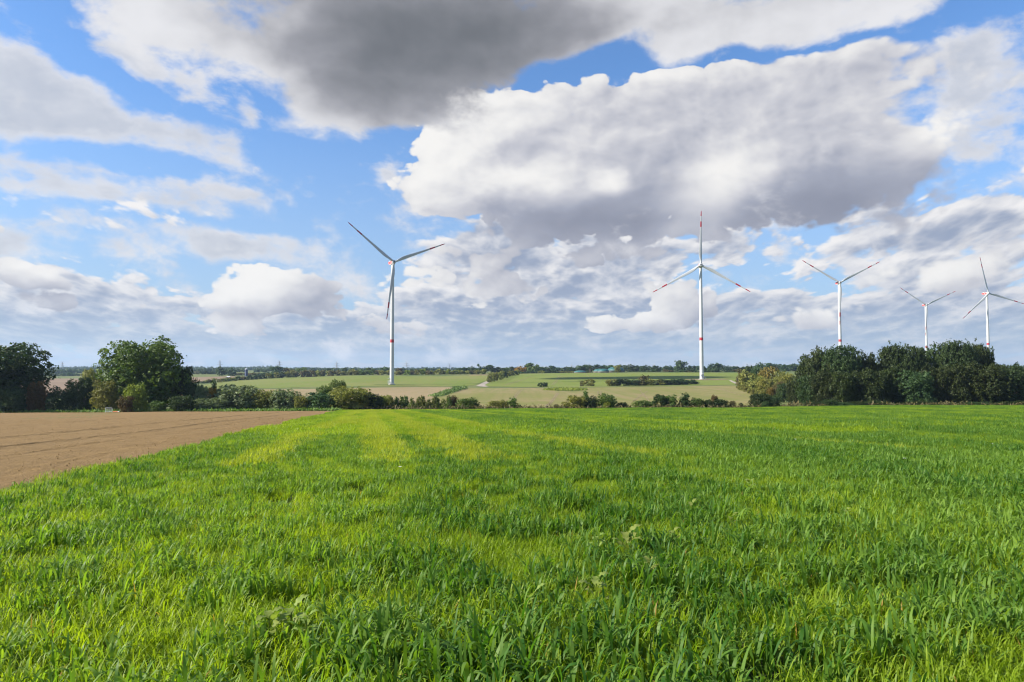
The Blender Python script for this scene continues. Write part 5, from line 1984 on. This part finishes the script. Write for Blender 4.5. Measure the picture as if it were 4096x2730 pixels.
# grass verge along the far edge of the tilled field
def verge():
    rng = np.random.default_rng(31)
    n = 9000
    x = rng.uniform(-175, -48, n)
    y = rng.uniform(FIELD_END - 10.5, FIELD_END - 3.0, n)
    C = np.column_stack([x, y, H(x, y) + np.abs(rng.normal(0.22, 0.16, n)) * (0.6 + 0.9 * vnoise(x / 5.0, y / 3.0, 5))])
    V, Qd = leaf_cloud(rng, C, np.tile([0, -.4, .9], (n, 1)), 0.30, 1.8, 1.2)
    me = np_mesh("verge_grass", V, Qd, [LEAF["verge"]], False, np.repeat(rng.random(n), 4))
    tag(link(bpy.data.objects.new("verge_grass", me)), "strip of rough green grass between the brown field and the bushes", "grass", None, "stuff")
    # and the rank weeds along the far edge of the crop
    n = 5200
    x = rng.uniform(-50, 185, n)
    y = FIELD_END + rng.uniform(0.5, 5.0, n)
    C = np.column_stack([x, y, H(x, y) + np.abs(rng.normal(0.45, 0.3, n)) * (0.4 + 1.2 * vnoise(x / 7.0, y / 3.0, 15))])
    V, Qd = leaf_cloud(rng, C, np.tile([0, -.4, .9], (n, 1)), 0.32, 1.8, 1.2)
    me = np_mesh("edge_weeds", V, Qd, [LEAF["brown"]], False, np.repeat(rng.random(n), 4))
    tag(link(bpy.data.objects.new("edge_weeds", me)), "dull rank weeds along the far edge of the green crop", "weeds", None, "stuff")


verge()


# ------------------------------------------------------------------ unseen cloudlike mesh, added to throw a band of shade on the far field
def shade_cloud(gx, gy, rx, ry, alt, seed):
    k = (alt - float(H(gx, gy))) / math.tan(R(SUN_EL))
    cx, cy_ = gx + k * math.sin(R(SUN_AZ)), gy + k * math.cos(R(SUN_AZ))
    rng = random.Random(seed)
    from mathutils import noise as mnoise
    V, Fc = [], []
    nu, nv = 72, 28
    for j in range(nv + 1):
        ph = -math.pi / 2 + math.pi * j / nv
        for i in range(nu):
            th = 2 * math.pi * i / nu
            p = Vector((math.cos(ph) * math.cos(th), math.cos(ph) * math.sin(th), math.sin(ph)))
            f = 1.0 + 0.22 * mnoise.noise(p * 2.3 + Vector((seed, 0, 0))) + 0.16 * abs(mnoise.noise(p * 5.1 + Vector((0, seed, 0)))) + 0.07 * mnoise.noise(p * 11.0)
            hz = 26.0 if p.z > 0 else 8.0
            V.append((cx + p.x * rx * f, cy_ + p.y * ry * f, alt + p.z * hz * f * (1 + rx / 300.0)))
    for j in range(nv):
        for i in range(nu):
            i2 = (i + 1) % nu
            Fc.append((j * nu + i, j * nu + i2, (j + 1) * nu + i2, (j + 1) * nu + i))
    o = MB().add(V, Fc).build("shade_cloud", M["shade_cloud"], None, True)
    tag(o, None, None, None, "stuff")
    return o


M["shade_cloud"] = paint("shade_cloud_white", (0.82, 0.82, 0.82), 1.0, 0.03, 0.01, 0.0)
for args, lab in (((138, 762, 92, 36, 700, 8), "long white cloudlike mass added out of view to shade the far field"),):
    tag(shade_cloud(*args), lab, "shade_cloud")

# ------------------------------------------------------------------ the air
def build_haze():
    m = bpy.data.materials.new("air")
    m.use_nodes = True
    t = m.node_tree
    t.nodes.clear()
    o = t.nodes.new("ShaderNodeOutputMaterial")
    v = t.nodes.new("ShaderNodeVolumePrincipled")
    v.inputs["Color"].default_value = (0.55, 0.74, 1.0, 1)
    v.inputs["Density"].default_value = 0.00006
    v.inputs["Anisotropy"].default_value = 0.2
    t.links.new(v.outputs[0], o.inputs["Volume"])
    mb = MB()
    mb.box((0, 4450, 95), (18400, 9400, 260 + 2 * 0))
    mb.V = [(x, y, -45.0 if z < 95 else 195.0) for x, y, z in mb.V]
    h = mb.build("haze", m)
    tag(h, "thin bluish haze in the air over the fields", "haze", None, "stuff")


build_haze()
